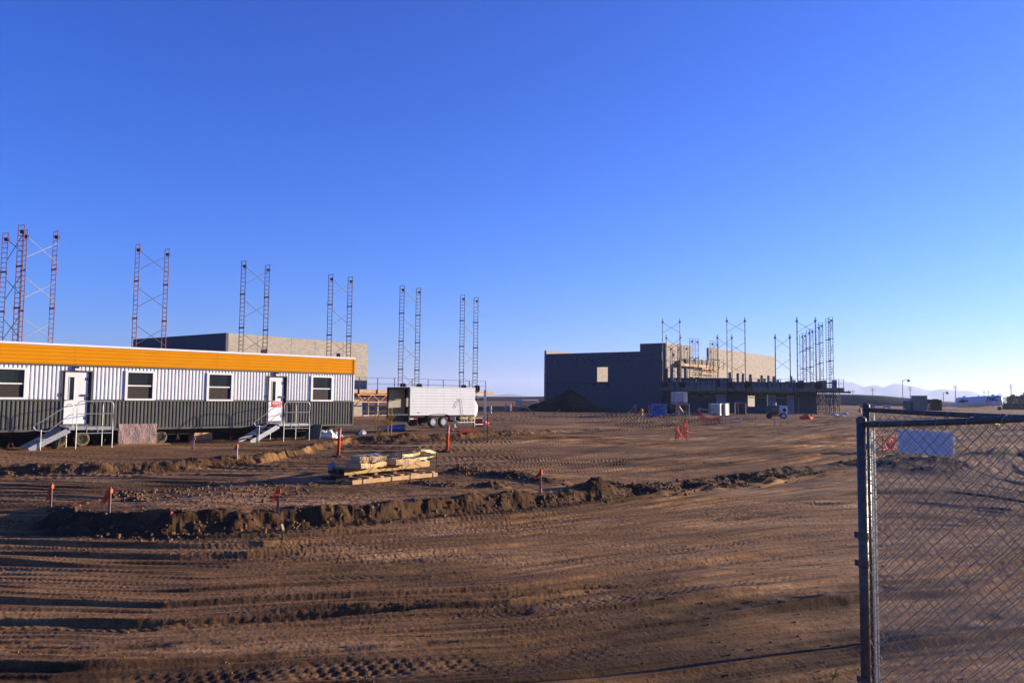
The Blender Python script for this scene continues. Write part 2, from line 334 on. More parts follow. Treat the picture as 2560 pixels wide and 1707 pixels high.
def H(x, y, fine=True, with_shade=False):
    x = np.asarray(x, np.float64); y = np.asarray(y, np.float64)
    r = np.hypot(x, y)
    z = 0.22*sst(24, 40, y) + 0.62*sst(44, 82, y)
    far = 1-sst(110, 160, r); z = z + 0.25*sst(120, 400, r)
    n1 = fbm(x*0.12, y*0.12, 3, 1)
    z = z + 0.10*n1*np.clip(r/30, 0.3, 1)*far
    wob = 0.35*fbm(x*0.9, y*0.9, 4, 5)
    # island cut by the road
    yn = np.interp(x, *NE); hn = np.interp(x, *NEH); yf = np.interp(x, *FE)
    cut = fbm(x*2.6, y*2.6, 3, 9)
    sN = np.clip((y-yn+wob*0.5)/0.42, 0, 1); sN = np.clip(sN+0.5*cut*np.clip(4*sN*(1-sN), 0, 1), 0, 1)
    wf = np.interp(x, [-11,-8,-3,3], [0.6,1.0,2.2,4.0])
    sF = sst(0, 1, (yf-y+wob)/wf + 0.35)
    lft = sst(-9.05, -8.25, x+0.6*wob)
    isl = sN*sF*lft
    z = z + hn*isl*(1-0.10*n1)
    cutband = lft*np.exp(-((y-yn-0.10)/0.55)**2)
    lip = np.exp(-((y-yn-0.55)/0.30)**2)*lft
    z = z + 0.05*lip*np.clip(0.6+2.2*cut, 0, 2)
    # pad beyond the road
    yp = np.interp(x, *PE); hp = np.interp(x, *PEH)
    dp = y-yp+1.6*wob
    sP = np.clip(dp/0.8, 0, 1); sP = sP*sP*(3-2*sP)
    fade = (1-sst(5, 11, x))
    z = z + hp*sP*fade*(1-sst(3, 16, dp)*0.9)
    z = z + fade*0.07*np.exp(-((dp-0.8)/0.7)**2)*(0.5+2.4*np.clip(fbm(x*1.3, y*1.3, 4, 11), -.2, 1))
    M_ = cutband*1.7 + fade*hp/.24*np.exp(-((dp-.3)/.75)**2)*0.75  # colour mask: dark dug soil plus shade painted on bank and ledge
    for mx, my, ax, ay, h in MOUNDS:
        q = np.hypot((x-mx)/ax, (y-my)/ay)
        k = q < 1.9
        if np.any(k):
            M_ = M_ + np.where(k, np.clip(1.5-q, 0, 1), 0)  # mounds too: fresh soil tone with shade painted in
            q = q*(1+0.5*wob)
            z = z + np.where(k, h*np.clip(1.02-0.55*q**1.3, 0, 1)**1.25*(0.8+0.55*np.clip(cut+0.3, -.2, 1)), 0)
    if not fine: return z
    # wheel tracks follow the cut edge
    ys = np.interp(x, NE[0], NE[1]); ys = np.where(x > NE[0][-1], NE[1][-1]+(x-NE[0][-1])*0.9, ys)
    ks = np.interp(x, [-14,-8,-4,0,4,8,14,30], [0.2,0,0,2.0,5.6,9.3,15,32])
    dd = y-14.6
    for _ in range(4): dd = y-14.6-ks*np.clip(1+dd/15.0, 0.42, 1)
    flat = (1-isl)*(1-0.6*sP*fade)
    def ridged(v): return 1-2*np.abs(2*v)**0.8
    wv = dd+0.10*np.sin(x*0.45+dd)+0.22*vnoise(x*0.5, dd*0.8, 19)
    def saw(P, seed):
        f = wv/P + 0.5*vnoise(x*.5, wv*.6, seed); k_ = np.floor(f); f = f-k_
        on = np.clip(3.6*vnoise(x*0.28, k_*7.31, seed+1)+0.55, 0, 1)
        return on*(sst(0, .11, f)-f)
    st = 0.50*ridged(vnoise(x*0.22+dd*.3, wv*3.1, 21))+0.34*ridged(vnoise(x*0.45, wv*7.0, 23))+0.20*vnoise(x*1.1, wv*17.0, 25)+0.14*vnoise(x*2.2, wv*31.0, 26)
    patch = np.clip(0.50+1.9*fbm(x*0.16, y*0.3, 3, 31), 0.06, 1.5)
    near = 1-0.55*sst(9, 16, y)
    sw = saw(.74, 81); sw2 = saw(.31, 85); pz = np.clip(patch+.50, 0, 1.2)
    M_ = M_ + 0.42*(1-sst(9.5, 14.0, y+.12*x))*flat*np.clip(.75+1.3*fbm(x*.3, wv*1.2, 3, 95), .15, 1.3)  # lens falloff painted into the near road soil, over damp wear
    z = z + (0.045*st*patch*near + (0.070*sw*np.where(y < 10.5, 1.5, 1) + 0.022*sw2 + 0.010*saw(.15, 89))*pz*np.where(y < 14, 1, .75))*flat*far*np.where(y < 30, 1, 1.5)
    M_ = M_ + flat*np.clip(-st*patch*1.5-0.12, 0, .9) + np.clip(2.0*fbm(x*0.12, wv*0.9, 5, 33, .6)-0.22, 0, .85)*(1-isl*.6)  # rut troughs: compacted soil tone plus painted shade
    for d0, dep, wid, ph, lug in RUTS:
        q = (dd-d0-0.10*np.sin(x*0.5+ph)-0.05*np.sin(x*1.3+ph*2))/wid
        k = np.exp(-q**4); on = np.clip(0.15+2.4*vnoise(x*0.42, 0*x+d0*9, 41), 0, 1.1)*np.clip(.75+1.2*fbm(x*2.5, y*2.5, 3, 43), .1, 1.2)*flat
        M_ = M_ + on*k*.30
        z = z + on*(-dep*k + 0.55*dep*np.exp(-((np.abs(q)-1.35)/0.35)**2))
        if lug:
            lg = np.sin((x/0.115+0.5*np.floor(q*2.2))*2*math.pi)
            z = z + on*k*0.0032*np.clip(lg*1.6, -1, 1)
    rough = np.clip(0.55+1.6*fbm(x*0.5, y*0.5, 3, 51), 0.15, 1.6)
    z = z + (0.020*fbm(x*0.55, wv*8.0, 3, 61, 0.55) + 0.0060*fbm(x*30.0, y*26.0, 2, 65, 0.7)*(0.45+.8*rough)*np.where(y < 12, .6, 1.4))*far + 0.020*isl*fbm(x*2.6, y*3.4, 4, 71)
    cb_ = np.clip(cutband*1.3, 0, 1)*np.clip(hn/.3, .3, 1.2)
    z = z + cb_*(0.048*fbm(x*4.5, y*2.5, 5, 75, 0.66)*4*np.clip(sN*(1-sN)+.06, 0, .25) + 0.024*fbm(x*9, y*9, 4, 79, .65))
    eb_ = fade*hp/.24*np.exp(-((dp-.35)/.7)**2)
    z = z + eb_*(0.11*fbm(x*1.9, y*2.6, 5, 91, .66) + .04*np.abs(fbm(x*5, y*5, 3, 93)))
    if with_shade: return z, np.clip(M_*(0.8+.9*fbm(x*1.1, y*1.1, 3, 77)), 0, 1), wv
    return z
def hz(x, y): return float(H(np.array([x]), np.array([y]), False)[0])
_GT = np.concatenate([np.arange(4, 40, .04), np.geomspace(40, 400, 900)])
def gnd(px, py):
    """where the ray through a photo pixel first meets the ground"""
    d = ray(px, py); k = _GT/d.y; X = d.x*k; Y = _GT; Zr = HC+d.z*k; Zg = H(X, Y, False)
    i = int(np.argmax(Zr <= Zg)); i = max(i, 1); a = Zr[i-1]-Zg[i-1]; b = Zr[i]-Zg[i]; f = a/(a-b) if a != b else 1.0
    y = Y[i-1]+(Y[i]-Y[i-1])*f; x = d.x/d.y*y; return Vector((x, y, hz(x, y)))

def build_ground():
    az = []; a = -math.pi
    while a < math.pi:
        az.append(a); q = abs(a-0.02)
        a += 0.00092 if q < 0.64 else (0.004 if q < 0.9 else 0.03)
    az = np.array(az); rs = [1.2, 2.0, 3.0, 4.0]; r = 4.6
    while r < 8200:
        rs.append(r)
        step = max(0.012, r*r*0.00026)
        if 12.5 < r < 26: step = min(step, 0.042)
        elif r < 45: step = min(step, 0.12)
        elif r < 110: step = min(step, 0.12+(r-45)*0.012)
        else: step = min(step, r*0.05)
        if r < 6.4: step = 0.05
        r += step
    rs = np.array(rs); R_, A_ = np.meshgrid(rs, az, indexing='ij')
    X = (R_*np.sin(A_)).ravel(); Y = (R_*np.cos(A_)).ravel()
    Z = np.empty_like(X); Dsh = np.empty_like(X); Tv = np.empty_like(X)
    for i in range(0, len(X), 200000):
        Z[i:i+200000], Dsh[i:i+200000], Tv[i:i+200000] = H(X[i:i+200000], Y[i:i+200000], True, True)
    nr, na = R_.shape
    co = np.concatenate([np.stack([X, Y, Z], 1), [[0, 0, hz(0, 0)]]]).astype(np.float32)
    i, j = np.meshgrid(np.arange(nr-1), np.arange(na), indexing='ij'); j2 = (j+1) % na
    q = np.stack([i*na+j, i*na+j2, (i+1)*na+j2, (i+1)*na+j], -1).reshape(-1, 4)[:, ::-1]
    c = nr*na; tri = np.stack([np.full(na, c), np.roll(np.arange(na), -1), np.arange(na)], 1)[:, ::-1]
    me = bpy.data.meshes.new('ground')
    me.vertices.add(len(co)); me.vertices.foreach_set('co', co.ravel())
    me.loops.add(q.size+tri.size); me.loops.foreach_set('vertex_index', np.concatenate([q.ravel(), tri.ravel()]).astype(np.int32))
    nf = len(q)+len(tri); me.polygons.add(nf)
    ls = np.concatenate([np.arange(len(q))*4, q.size+np.arange(len(tri))*3]).astype(np.int32)
    me.polygons.foreach_set('loop_start', ls)
    me.polygons.foreach_set('use_smooth', np.ones(nf, bool)); me.update(calc_edges=True); me.validate()
    at_ = me.attributes.new('damp_shade', 'FLOAT', 'POINT'); at_.data.foreach_set('value', np.append(Dsh, 0).astype(np.float32))  # mask of dark soil and painted shade
    at_ = me.attributes.new('track', 'FLOAT_VECTOR', 'POINT'); at_.data.foreach_set('vector', np.stack([np.append(X, 0), np.append(Tv, 0), np.zeros(len(X)+1)], 1).astype(np.float32).ravel())
    o = bpy.data.objects.new('ground', me); COL.objects.link(o)
    return o, nr, na
def dirt_mat(name, dark=1.0, streak=True):
    m = bpy.data.materials.new(name); m.use_nodes = True; n = m.node_tree.nodes; l = m.node_tree.links
    b = n['Principled BSDF']; b.inputs['Roughness'].default_value = 0.95; b.inputs['Specular IOR Level'].default_value = 0.1
    tc = n.new('ShaderNodeTexCoord')
    def noise(sc, det, rg=0.6, stretch=None):
        z = n.new('ShaderNodeTexNoise'); z.inputs['Scale'].default_value = sc; z.inputs['Detail'].default_value = det; z.inputs['Roughness'].default_value = rg
        if stretch:
            mp = n.new('ShaderNodeMapping'); mp.inputs['Scale'].default_value = stretch[:3]; mp.inputs['Rotation'].default_value = (0,0,stretch[3])
            l.new(tc.outputs['Object'], mp.inputs['Vector']); l.new(mp.outputs[0], z.inputs['Vector'])
        else: l.new(tc.outputs['Object'], z.inputs['Vector'])
        return z.outputs['Fac']
    def ramp(f, stops):
        r = n.new('ShaderNodeValToRGB'); e = r.color_ramp.elements
        e[0].position, e[0].color = stops[0][0], stops[0][1]+(1,); e[1].position, e[1].color = stops[-1][0], stops[-1][1]+(1,)
        for p, c in stops[1:-1]:
            k = e.new(p); k.color = c+(1,)
        l.new(f, r.inputs['Fac']); return r.outputs['Color']
    def mix(f, a, bb, mode='MIX'):
        x = n.new('ShaderNodeMix'); x.data_type = 'RGBA'; x.blend_type = mode
        if isinstance(f, float): x.inputs['Factor'].default_value = f
        else: l.new(f, x.inputs['Factor'])
        l.new(a, x.inputs['A'])
        if isinstance(bb, tuple): x.inputs['B'].default_value = bb+(1,)
        else: l.new(bb, x.inputs['B'])
        return x.outputs['Result']
    c1 = ramp(noise(0.35, 6, 0.65, (0.35, 1, 1, -0.25) if streak else None), [(0.32, (0.12*dark, 0.059*dark, 0.021*dark)), (0.5, (0.245*dark, 0.122*dark, 0.044*dark)), (0.68, (0.43*dark, 0.24*dark, 0.105*dark))])
    f2 = ramp(noise(1.6, 8, 0.7, (0.18, 1, 1, -0.22) if streak else None), [(0.52, (0,0,0)), (0.72, (0.62,)*3)])
    c2 = mix(f2, c1, (0.075*dark, 0.045*dark, 0.028*dark))
    f3 = ramp(noise(9, 6, 0.7), [(0.35, (0.72,)*3), (0.65, (1.22,)*3)])
    c3 = mix(1.0, c2, f3, 'MULTIPLY')
    f4 = ramp(noise(34, 3, 0.6), [(0.68, (0,0,0)), (0.76, (0.55,)*3)])
    c4 = mix(f4, c3, (0.42, 0.31, 0.24))
    if streak:
        av = n.new('ShaderNodeAttribute'); av.attribute_name = 'damp_shade'
        tk_ = n.new('ShaderNodeAttribute'); tk_.attribute_name = 'track'
        def snoise(sx, sy, det, rg):
            mp = n.new('ShaderNodeMapping'); mp.inputs['Scale'].default_value = (sx, sy, 1); l.new(tk_.outputs['Vector'], mp.inputs['Vector'])
            z = n.new('ShaderNodeTexNoise'); z.inputs['Scale'].default_value = 1.0; z.inputs['Detail'].default_value = det; z.inputs['Roughness'].default_value = rg
            l.new(mp.outputs[0], z.inputs['Vector']); return z.outputs['Fac']
        c4 = mix(1.0, c4, ramp(snoise(0.45, 9.0, 7, .68), [(0.30, (0.50,)*3), (0.5, (0.98,)*3), (0.70, (1.42,)*3)]), 'MULTIPLY')
        c4 = mix(ramp(snoise(0.30, 3.2, 6, .62), [(0.50, (0,0,0)), (0.66, (0.80,)*3)]), c4, (0.052, 0.029, 0.014))
        c4 = mix(ramp(av.outputs['Fac'], [(0.05, (0,0,0)), (0.85, (0.96,)*3)]), c4, ramp(noise(5, 6, .7), [(0.3, (0.026,0.0140,0.0070)), (0.7, (0.082,0.042,0.0185))]))  # near-black mix: dug soil colour and painted shade together
    c4 = mix(1.0, c4, ramp(noise(55, 4, .75), [(0.34, (0.62,)*3), (0.66, (1.40,)*3)]), 'MULTIPLY')
    l.new(c4, b.inputs['Base Color'])
    bp = n.new('ShaderNodeBump'); bp.inputs['Strength'].default_value = 0.55; bp.inputs['Distance'].default_value = 0.012
    l.new(noise(26, 6, 0.65), bp.inputs['Height']); l.new(bp.outputs['Normal'], b.inputs['Normal'])
    return m
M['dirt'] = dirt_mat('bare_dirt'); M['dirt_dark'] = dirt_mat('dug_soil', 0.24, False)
ground, _nr, _na = build_ground(); ground.data.materials.append(M['dirt']); tag(ground, 'bare brown construction dirt with tyre tracks and a cut bank', 'ground', None, 'structure')
print('ground', _nr, _na)

# ------------------------------------------------------------------ far setting
def ridge_mesh(name, pts, dist, depth, material, label, nseg=160, zbase=0.0, rough=0.12, seed=1, kind='structure', rows=14):
    """pts: (photo x, photo y) of the skyline; a real ridge with slopes, dist metres away"""
    azs = [math.atan2(ray(px, py).x, ray(px, py).y) for px, py in pts]
    hs = [aty(px, py, dist*math.cos(a)).z for (px, py), a in zip(pts, azs)]
    A = np.linspace(azs[0], azs[-1], nseg); hh = np.interp(A, azs, hs)
    g = []
    for k in range(rows+1):
        t = k/rows; f = 1-abs(2*t-1); f = f**0.85
        d = dist+(t-0.5)*depth; row = []
        for i, a in enumerate(A):
            h = hh[i]; nn = float(fbm(np.array([a*dist/(depth*0.25)]), np.array([t*4.0]), 4, seed)[0])
            z = zbase+(h-zbase)*f*(1+rough*nn*(1 if 0 < t < 1 else 0)) if k != rows//2 else h*(1+0.02*nn)
            row.append((math.sin(a)*d, math.cos(a)*d, z if 0 < k < rows else zbase-3))
        g.append(row)
    o = MB().sheet(g).build(name, material, smooth=True)
    return tag(o, label, None, None, kind)
M['rock'] = mat('desert_rock', (0.16, 0.12, 0.10), 0.95, var=0.3, scale=0.004)
ridge_mesh('mountains', [(-900,975),(-500,985),(-100,974),(300,984),(700,990),(1180,993),(1222,990),(1250,986.5),(1268,984.2),(1290,985),(1311,989.5),(1360,993),(1700,985),(1990,968),(2060,956),(2101,950.5),(2112,953.5),(2135,956),(2147,961),(2159,967.5),(2178,963),(2192,963),(2210,968.5),(2222,963),(2237,958.5),(2249,960),(2268,964),(2296,968.5),(2312,974),(2331,976),(2346,973.5),(2360,972),(2376,975),(2393,977),(2421,976),(2436,980),(2448,984.5),(2475,989),(2503,992.5),(2525,991),(2550,987.5),(2580,984),(2800,980),(3200,972),(3700,985)],
           6000, 1500, M['rock'], 'pale blue mountain range along the horizon', 420, 0, 0.35)
M['berm'] = mat('embankment_soil', (0.055, 0.046, 0.042), 0.95, var=.35, scale=.15, dirt=(0.03,0.028,0.028), dscale=.4, damt=.7)
ridge_mesh('embankment', [(700,1003),(1100,1001),(1190,997),(1219,992),(1300,991.8),(1359,990.5),(1700,987),(1990,984),(2101,985.3),(2150,986.2),(2204,988.5),(2240,991.5),(2276,995),(2330,1000),(2389,1006),(2440,1010)],
           255, 26, M['berm'], 'long dark earth embankment behind the building site', 160, 0.5, 0.06, 3)

# utility poles, H-frames and street lamps
def utility_pole(px, ptop, dist, label, thick=0.26):
    p = aty(px, ptop, dist); z0 = hz(p.x, p.y)-0.3
    t = thing('utility_pole', label, 'utility pole', (p.x, p.y, z0), 0, 'tall utility poles on the horizon')
    h = p.z-z0
    MB().tube((0,0,0), (0,0,h), thick, 8, thick*0.6).build('pole', M['pole'], t)
    for k in (0.0, 0.09, 0.18):
        MB().bar((-1.5,0,h*(0.97-k)), (1.5,0,h*(0.97-k)), 0.16).build('crossarm', M['pole'], t)
for a in [(2181,970,520,'short utility pole far off against the mountains, left of the curved street lamp'),
          (2275,966,480,'utility pole just right of the curved street lamp, with the peak on its left'),
          (2388,963.5,440,'utility pole rising at the front end of the white tanker'),
          (2527,960,430,'utility pole above the small trees at the far right')]:
    utility_pole(*a)
def h_pole(px, ptop, dist, label):
    p = aty(px, ptop, dist); z0 = hz(p.x, p.y)-0.3; h = p.z-z0
    t = thing('transmission_pole', label, 'power pole', (p.x, p.y, z0), 0, 'two legged power poles on the horizon')
    for s in (-1, 1):
        MB().tube((s*1.8,0,0), (s*1.8,0,h), 0.24, 6).build('leg', M['pole'], t)
    MB().bar((-3.6,0,h*0.86), (3.6,0,h*0.86), 0.3).build('crossarm', M['pole'], t)
h_pole(2127, 974, 700, 'two legged power pole just right of the scaffold deck end')
h_pole(2465, 976.5, 700, 'two legged power pole showing above the top of the white tanker')
def street_lamp(px, ptop, pbot, dist, label, arm=1.0):
    p = aty(px, ptop, dist); z0 = aty(px, pbot, dist).z; h = p.z-z0
    t = thing('street_lamp', label, 'street lamp', (p.x, p.y, z0), 0, 'street lamps beyond the site')
    r = 0.11
    MB().tube((0,0,0), (0,0,h), r, 8, r*0.7).build('pole', M['pole'], t)
    MB().path([(0,0,h-0.5), (0.5*arm,0,h), (1.2*arm,0,h+0.25), (1.7*arm,0,h+0.1)], 0.07).build('arm', M['pole'], t)
    MB().lathe([(0.12,0.35),(0.2,0.25),(0.5,-0.25),(0.5,-0.35)], (1.8*arm,0,h-0.1), 12).build('lamp_head', M['pole'], t)
street_lamp(2256, 950, 1013, 235, 'taller street lamp with a curved arm and bell shaped head')
street_lamp(2358, 981, 1013, 250, 'shorter street lamp left of the white tanker', 0.7)

# small trees at the far right
def tree(px, pbase, dist, h, wd, label, n=900, seed=0, palm=False):
    p = aty(px, pbase, dist); z0 = hz(p.x, p.y)
    t = thing('palm_tree' if palm else 'tree', label, 'tree', (p.x, p.y, z0), 0, 'small trees at the far right')
    rnd = random.Random(seed); tr = MB(); cr = MB()
    tr.path([(0,0,0), (0.1,0,h*0.3), (0.05,0.1,h*0.6)], [0.22,0.16,0.1])
    for k in range(6):
        a = rnd.uniform(0, 6.28); tr.path([(0.05,0.05,h*rnd.uniform(.3,.55)), (math.cos(a)*wd*.2, math.sin(a)*wd*.2, h*.65), (math.cos(a)*wd*.38, math.sin(a)*wd*.38, h*.8)], [0.09,0.06,0.03], 5)
    if palm:
        for k in range(26):
            a = rnd.uniform(0, 6.28); el = rnd.uniform(-.1, 1.2); L = wd*0.55; prev = Vector((0,0,h*.62)); d = Vector((math.cos(a)*math.cos(el), math.sin(a)*math.cos(el), math.sin(el)))
            for s in range(6):
                q = prev+d*L/6; d.z -= 0.22; side = Vector((-math.sin(a), math.cos(a), 0))*(0.28*(1-s/7))
                cr.add([prev-side, prev+side, q+side*.8, q-side*.8], [(0,1,2,3)]); prev = q
    else:
        cl = [(Vector((rnd.gauss(0,.26)*wd, rnd.gauss(0,.26)*wd, h*rnd.uniform(.35,.95))), rnd.uniform(.12,.24)*wd) for _ in range(14)]
        for _ in range(n):
            c, r = rnd.choice(cl); v = Vector((rnd.gauss(0,1), rnd.gauss(0,1), rnd.gauss(0,1))).normalized()*r*rnd.uniform(.5,1.05)
            c2 = c+v; s = rnd.uniform(.12,.28); m = Matrix.Rotation(rnd.uniform(0,6.3), 3, Vector((rnd.gauss(0,1), rnd.gauss(0,1), rnd.gauss(0,1))).normalized())
            cr.add([c2+m@Vector(q)*s for q in ((-1,-.6,0),(1,-.6,0.1),(1.1,.6,0),(-.9,.6,.1))], [(0,1,2,3)])
    tr.build('trunk', M['bark'], t); cr.build('crown', M['leaf'], t)
tree(2523, 1010, 190, 3.2, 4.0, 'small spiky palm under the utility pole at far right', 0, 3, True)
tree(2543, 1011, 200, 3.0, 3.6, 'dense round bush right of the small palm', 1100, 4)
tree(2566, 1012, 205, 3.0, 4.5, 'bush cut by the right edge of the photo', 1100, 5)

# ------------------------------------------------------------------ concrete block buildings
def wall_mb(mb, axis, L, zf, zt, openings, off, th, u0=0.0):
    """wall of thickness th along local axis; outer face at off; openings (u0,u1,z0,z1); zt may be list of (u,top)"""
    tops = zt if isinstance(zt, list) else [(L, zt)]
    us = sorted({u0, L, *[u for u, _ in tops], *[o[0] for o in openings], *[o[1] for o in openings]}); us = [u for u in us if u0 <= u <= L]
    zs = sorted({zf, *[t for _, t in tops], *[o[2] for o in openings], *[o[3] for o in openings]}); zs = [z for z in zs if z >= zf]
    def solid(i, k):
        if i < 0 or k < 0 or i >= len(us)-1 or k >= len(zs)-1: return False
        u, z = (us[i]+us[i+1])/2, (zs[k]+zs[k+1])/2
        top = next((t for e, t in tops if u <= e), tops[-1][1])
        if z > top: return False
        return not any(o[0] < u < o[1] and o[2] < z < o[3] for o in openings)
    def P(u, d, z): return (u, d, z) if axis == 'x' else (d, u, z)
    a, b = off, off+th
    for i in range(len(us)-1):
        for k in range(len(zs)-1):
            if not solid(i, k): continue
            u, v, z, t = us[i], us[i+1], zs[k], zs[k+1]
            mb.add([P(u,a,z), P(v,a,z), P(v,a,t), P(u,a,t)], [(0,1,2,3)])
            mb.add([P(u,b,z), P(v,b,z), P(v,b,t), P(u,b,t)], [(0,3,2,1)])
            if not solid(i-1, k): mb.add([P(u,a,z), P(u,b,z), P(u,b,t), P(u,a,t)], [(0,1,2,3)])
            if not solid(i+1, k): mb.add([P(v,a,z), P(v,b,z), P(v,b,t), P(v,a,t)], [(0,3,2,1)])
            if not solid(i, k+1): mb.add([P(u,a,t), P(v,a,t), P(v,b,t), P(u,b,t)], [(0,1,2,3)])
            if not solid(i, k-1): mb.add([P(u,a,z), P(v,a,z), P(v,b,z), P(u,b,z)], [(0,3,2,1)])
PSI = math.radians(37.5); RZ = math.pi/2-PSI
def corner(px, D):
    d = ray(px, 1000); return Vector((d.x/d.y*D, D))
# right-hand hall
CB = corner(1664, 95.0); zB = hz(CB.x, CB.y)-0.3
la = Line(CB, PSI-math.pi/2); lb = Line(CB, PSI)
hall = thing('school_hall_shell', 'roofless grey block hall with one square window hole, right of the dirt pile', 'building', (CB.x, CB.y, 0), RZ, 'unfinished concrete block buildings')
top_hi = la.hit(1640, 857.8).z; top_lo = la.hit(1500, 881).z; LA = la.t(1360); stp = la.t(1600)
def loc_open(line, x0, x1, y0, y1):
    a, b = sorted((line.t(x0, y0), line.t(x1, y0))); zt = line.hit((x0+x1)/2, y0).z; zb = line.hit((x0+x1)/2, y1).z
    return (a, b, zb, zt)
opA = [loc_open(la, 1490, 1519.5, 917.5, 954), loc_open(la, 1652, 1655.6, 878.5, 898.5), loc_open(la, 1358, 1362.8, 900, 913)]
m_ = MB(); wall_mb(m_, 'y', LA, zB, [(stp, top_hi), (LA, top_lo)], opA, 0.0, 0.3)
m_.build('wall', M['cmu_shaded'], hall)
LB = lb.t(1939); n0 = lb.t(1729.5); n1 = lb.t(1772.5); zlow = lb.hit(1750, 900).z
m_ = MB(); wall_mb(m_, 'x', LB, zB, [(n0, top_hi), (n1, zlow-0.35), (LB, lb.hit(1850, 879.6).z)], [loc_open(lb, 1682, 1685, 884, 891), (n1+2, n1+5, zB+0.3, zB+3), loc_open(lb, 1679, 1683, 918, 926)], 0.001, 0.3, 0.3)
m_.build('wall', M['cmu_light'], hall)
le = Line(la.at(LA), PSI); m_ = MB(); wall_mb(m_, 'x', 34, zB, le.hit(1364, 876.5).z, [(8, 9.2, zB+0.3, zB+2.6)], LA-0.301, 0.3, 0.0); m_.build('wall', M['cmu_light'], hall)
pk = []
def pockets(line, pts, wd, ht, n_name='pocket_shade'):
    for x, y in pts:
        q = line.hit(x, y); t = line.t(x, y); pk.append((t, q.z, wd, ht))
pockets(la, [(1340+v[0]/5.6, 780+v[1]/5.6) for v in [(145,688),(223,683),(307,680),(395,671),(482,664),(568,661),(655,656),(743,650),(817,647),(877,642),(966,633),(1057,630),(1151,626),(1243,619),(1337,612),(1432,606),(1528,604),(1626,594),(1725,588)]], 0.14, 0.26)
pockets(la, [(1340+v/5.6, 780+995/5.6) for v in (130,168,210,252,293,335,380,422,467,510,552,595,638,683,727,772,815,905,950)], 0.11, 0.22)
pockets(la, [(1340+v[0]/5.6, 780+v[1]/5.6) for v in [(182,718),(308,712),(568,708),(684,706),(1147,692),(1292,687),(1432,686),(1578,682),(1725,680),(182,1035),(308,1033),(406,1035),(566,1033),(682,1032),(857,1068)]], 0.3, 0.10)
pockets(la, [(1340+v[0]/5.6, 780+v[1]/5.6) for v in [(783,682),(797,672),(805,1018),(820,1005),(1002,1010),(1015,1000)]], 0.12, 0.45)
for x0, x1, y0, y1 in ((1490,1502,985,1018),(1504,1519,987,1019)):
    a, b_, zb_, zt_ = loc_open(la, x0, x1, y0, y1); MB().b2(-0.02, 0.02, a, b_, zB+.3, zt_).build('opening_panel', mat('doorway_shade', (0.12,0.105,0.11), .8), hall)  # flat dark board stands in for the shaded open doorway
for t, z, wd, ht in pk:
    MB().b2(-0.004, 0.05, t-wd/2, t+wd/2, z-ht/2, z+ht/2).build('pocket_shade', M['pocket_shade'], hall)  # recess shade drawn as proud near-black blocks, no real hollow
# left rear hall behind the trailer
CL = corner(559.5, 84.0); zL = hz(CL.x, CL.y)-0.3
l1 = Line(CL, PSI-math.pi/2); l2 = Line(CL, PSI)
hal2 = thing('school_hall_shell', 'long flat topped block hall rising behind the yellow and white trailer', 'building', (CL.x, CL.y, 0), RZ, 'unfinished concrete block buildings')
t1 = l1.t(331, 900); t2 = l2.t(919, 900); zt = l2.hit(562, 831.6).z
m_ = MB(); wall_mb(m_, 'y', t1, zL, zt, [], 0, 0.3); m_.build('wall', M['cmu_shaded'], hal2)
m_ = MB(); wall_mb(m_, 'x', t2, zL, zt, [loc_open(l2, 652, 668, 873, 884), loc_open(l2, 661, 668, 871, 873), loc_open(l2, 841, 851, 883, 892), loc_open(l2, 879, 884, 953, 962)], 0.001, 0.3, 0.3); m_.build('wall', M['cmu_light'], hal2)
m_ = MB(); wall_mb(m_, 'y', t1, zL, zt, [], t2-0.301, 0.3, 0.3); m_.build('wall', M['cmu_light'], hal2)
m_ = MB(); wall_mb(m_, 'x', t2-0.3, zL, zt, [], t1-0.301, 0.3, 0.3); m_.build('wall', M['cmu_light'], hal2)
for px in (644, 728, 788, 858):
    t = l2.t(px, 860); MB().b2(t-0.03, t+0.03, -0.003, 0.05, zL+0.3, zt-0.02).build('control_joint', M['joint'], hal2)
for px in (400, 470):
    t = l1.t(px, 860); MB().b2(-0.004, 0.05, t-0.03, t+0.03, zL+0.3, zt-0.02).build('control_joint', M['joint'], hal2)

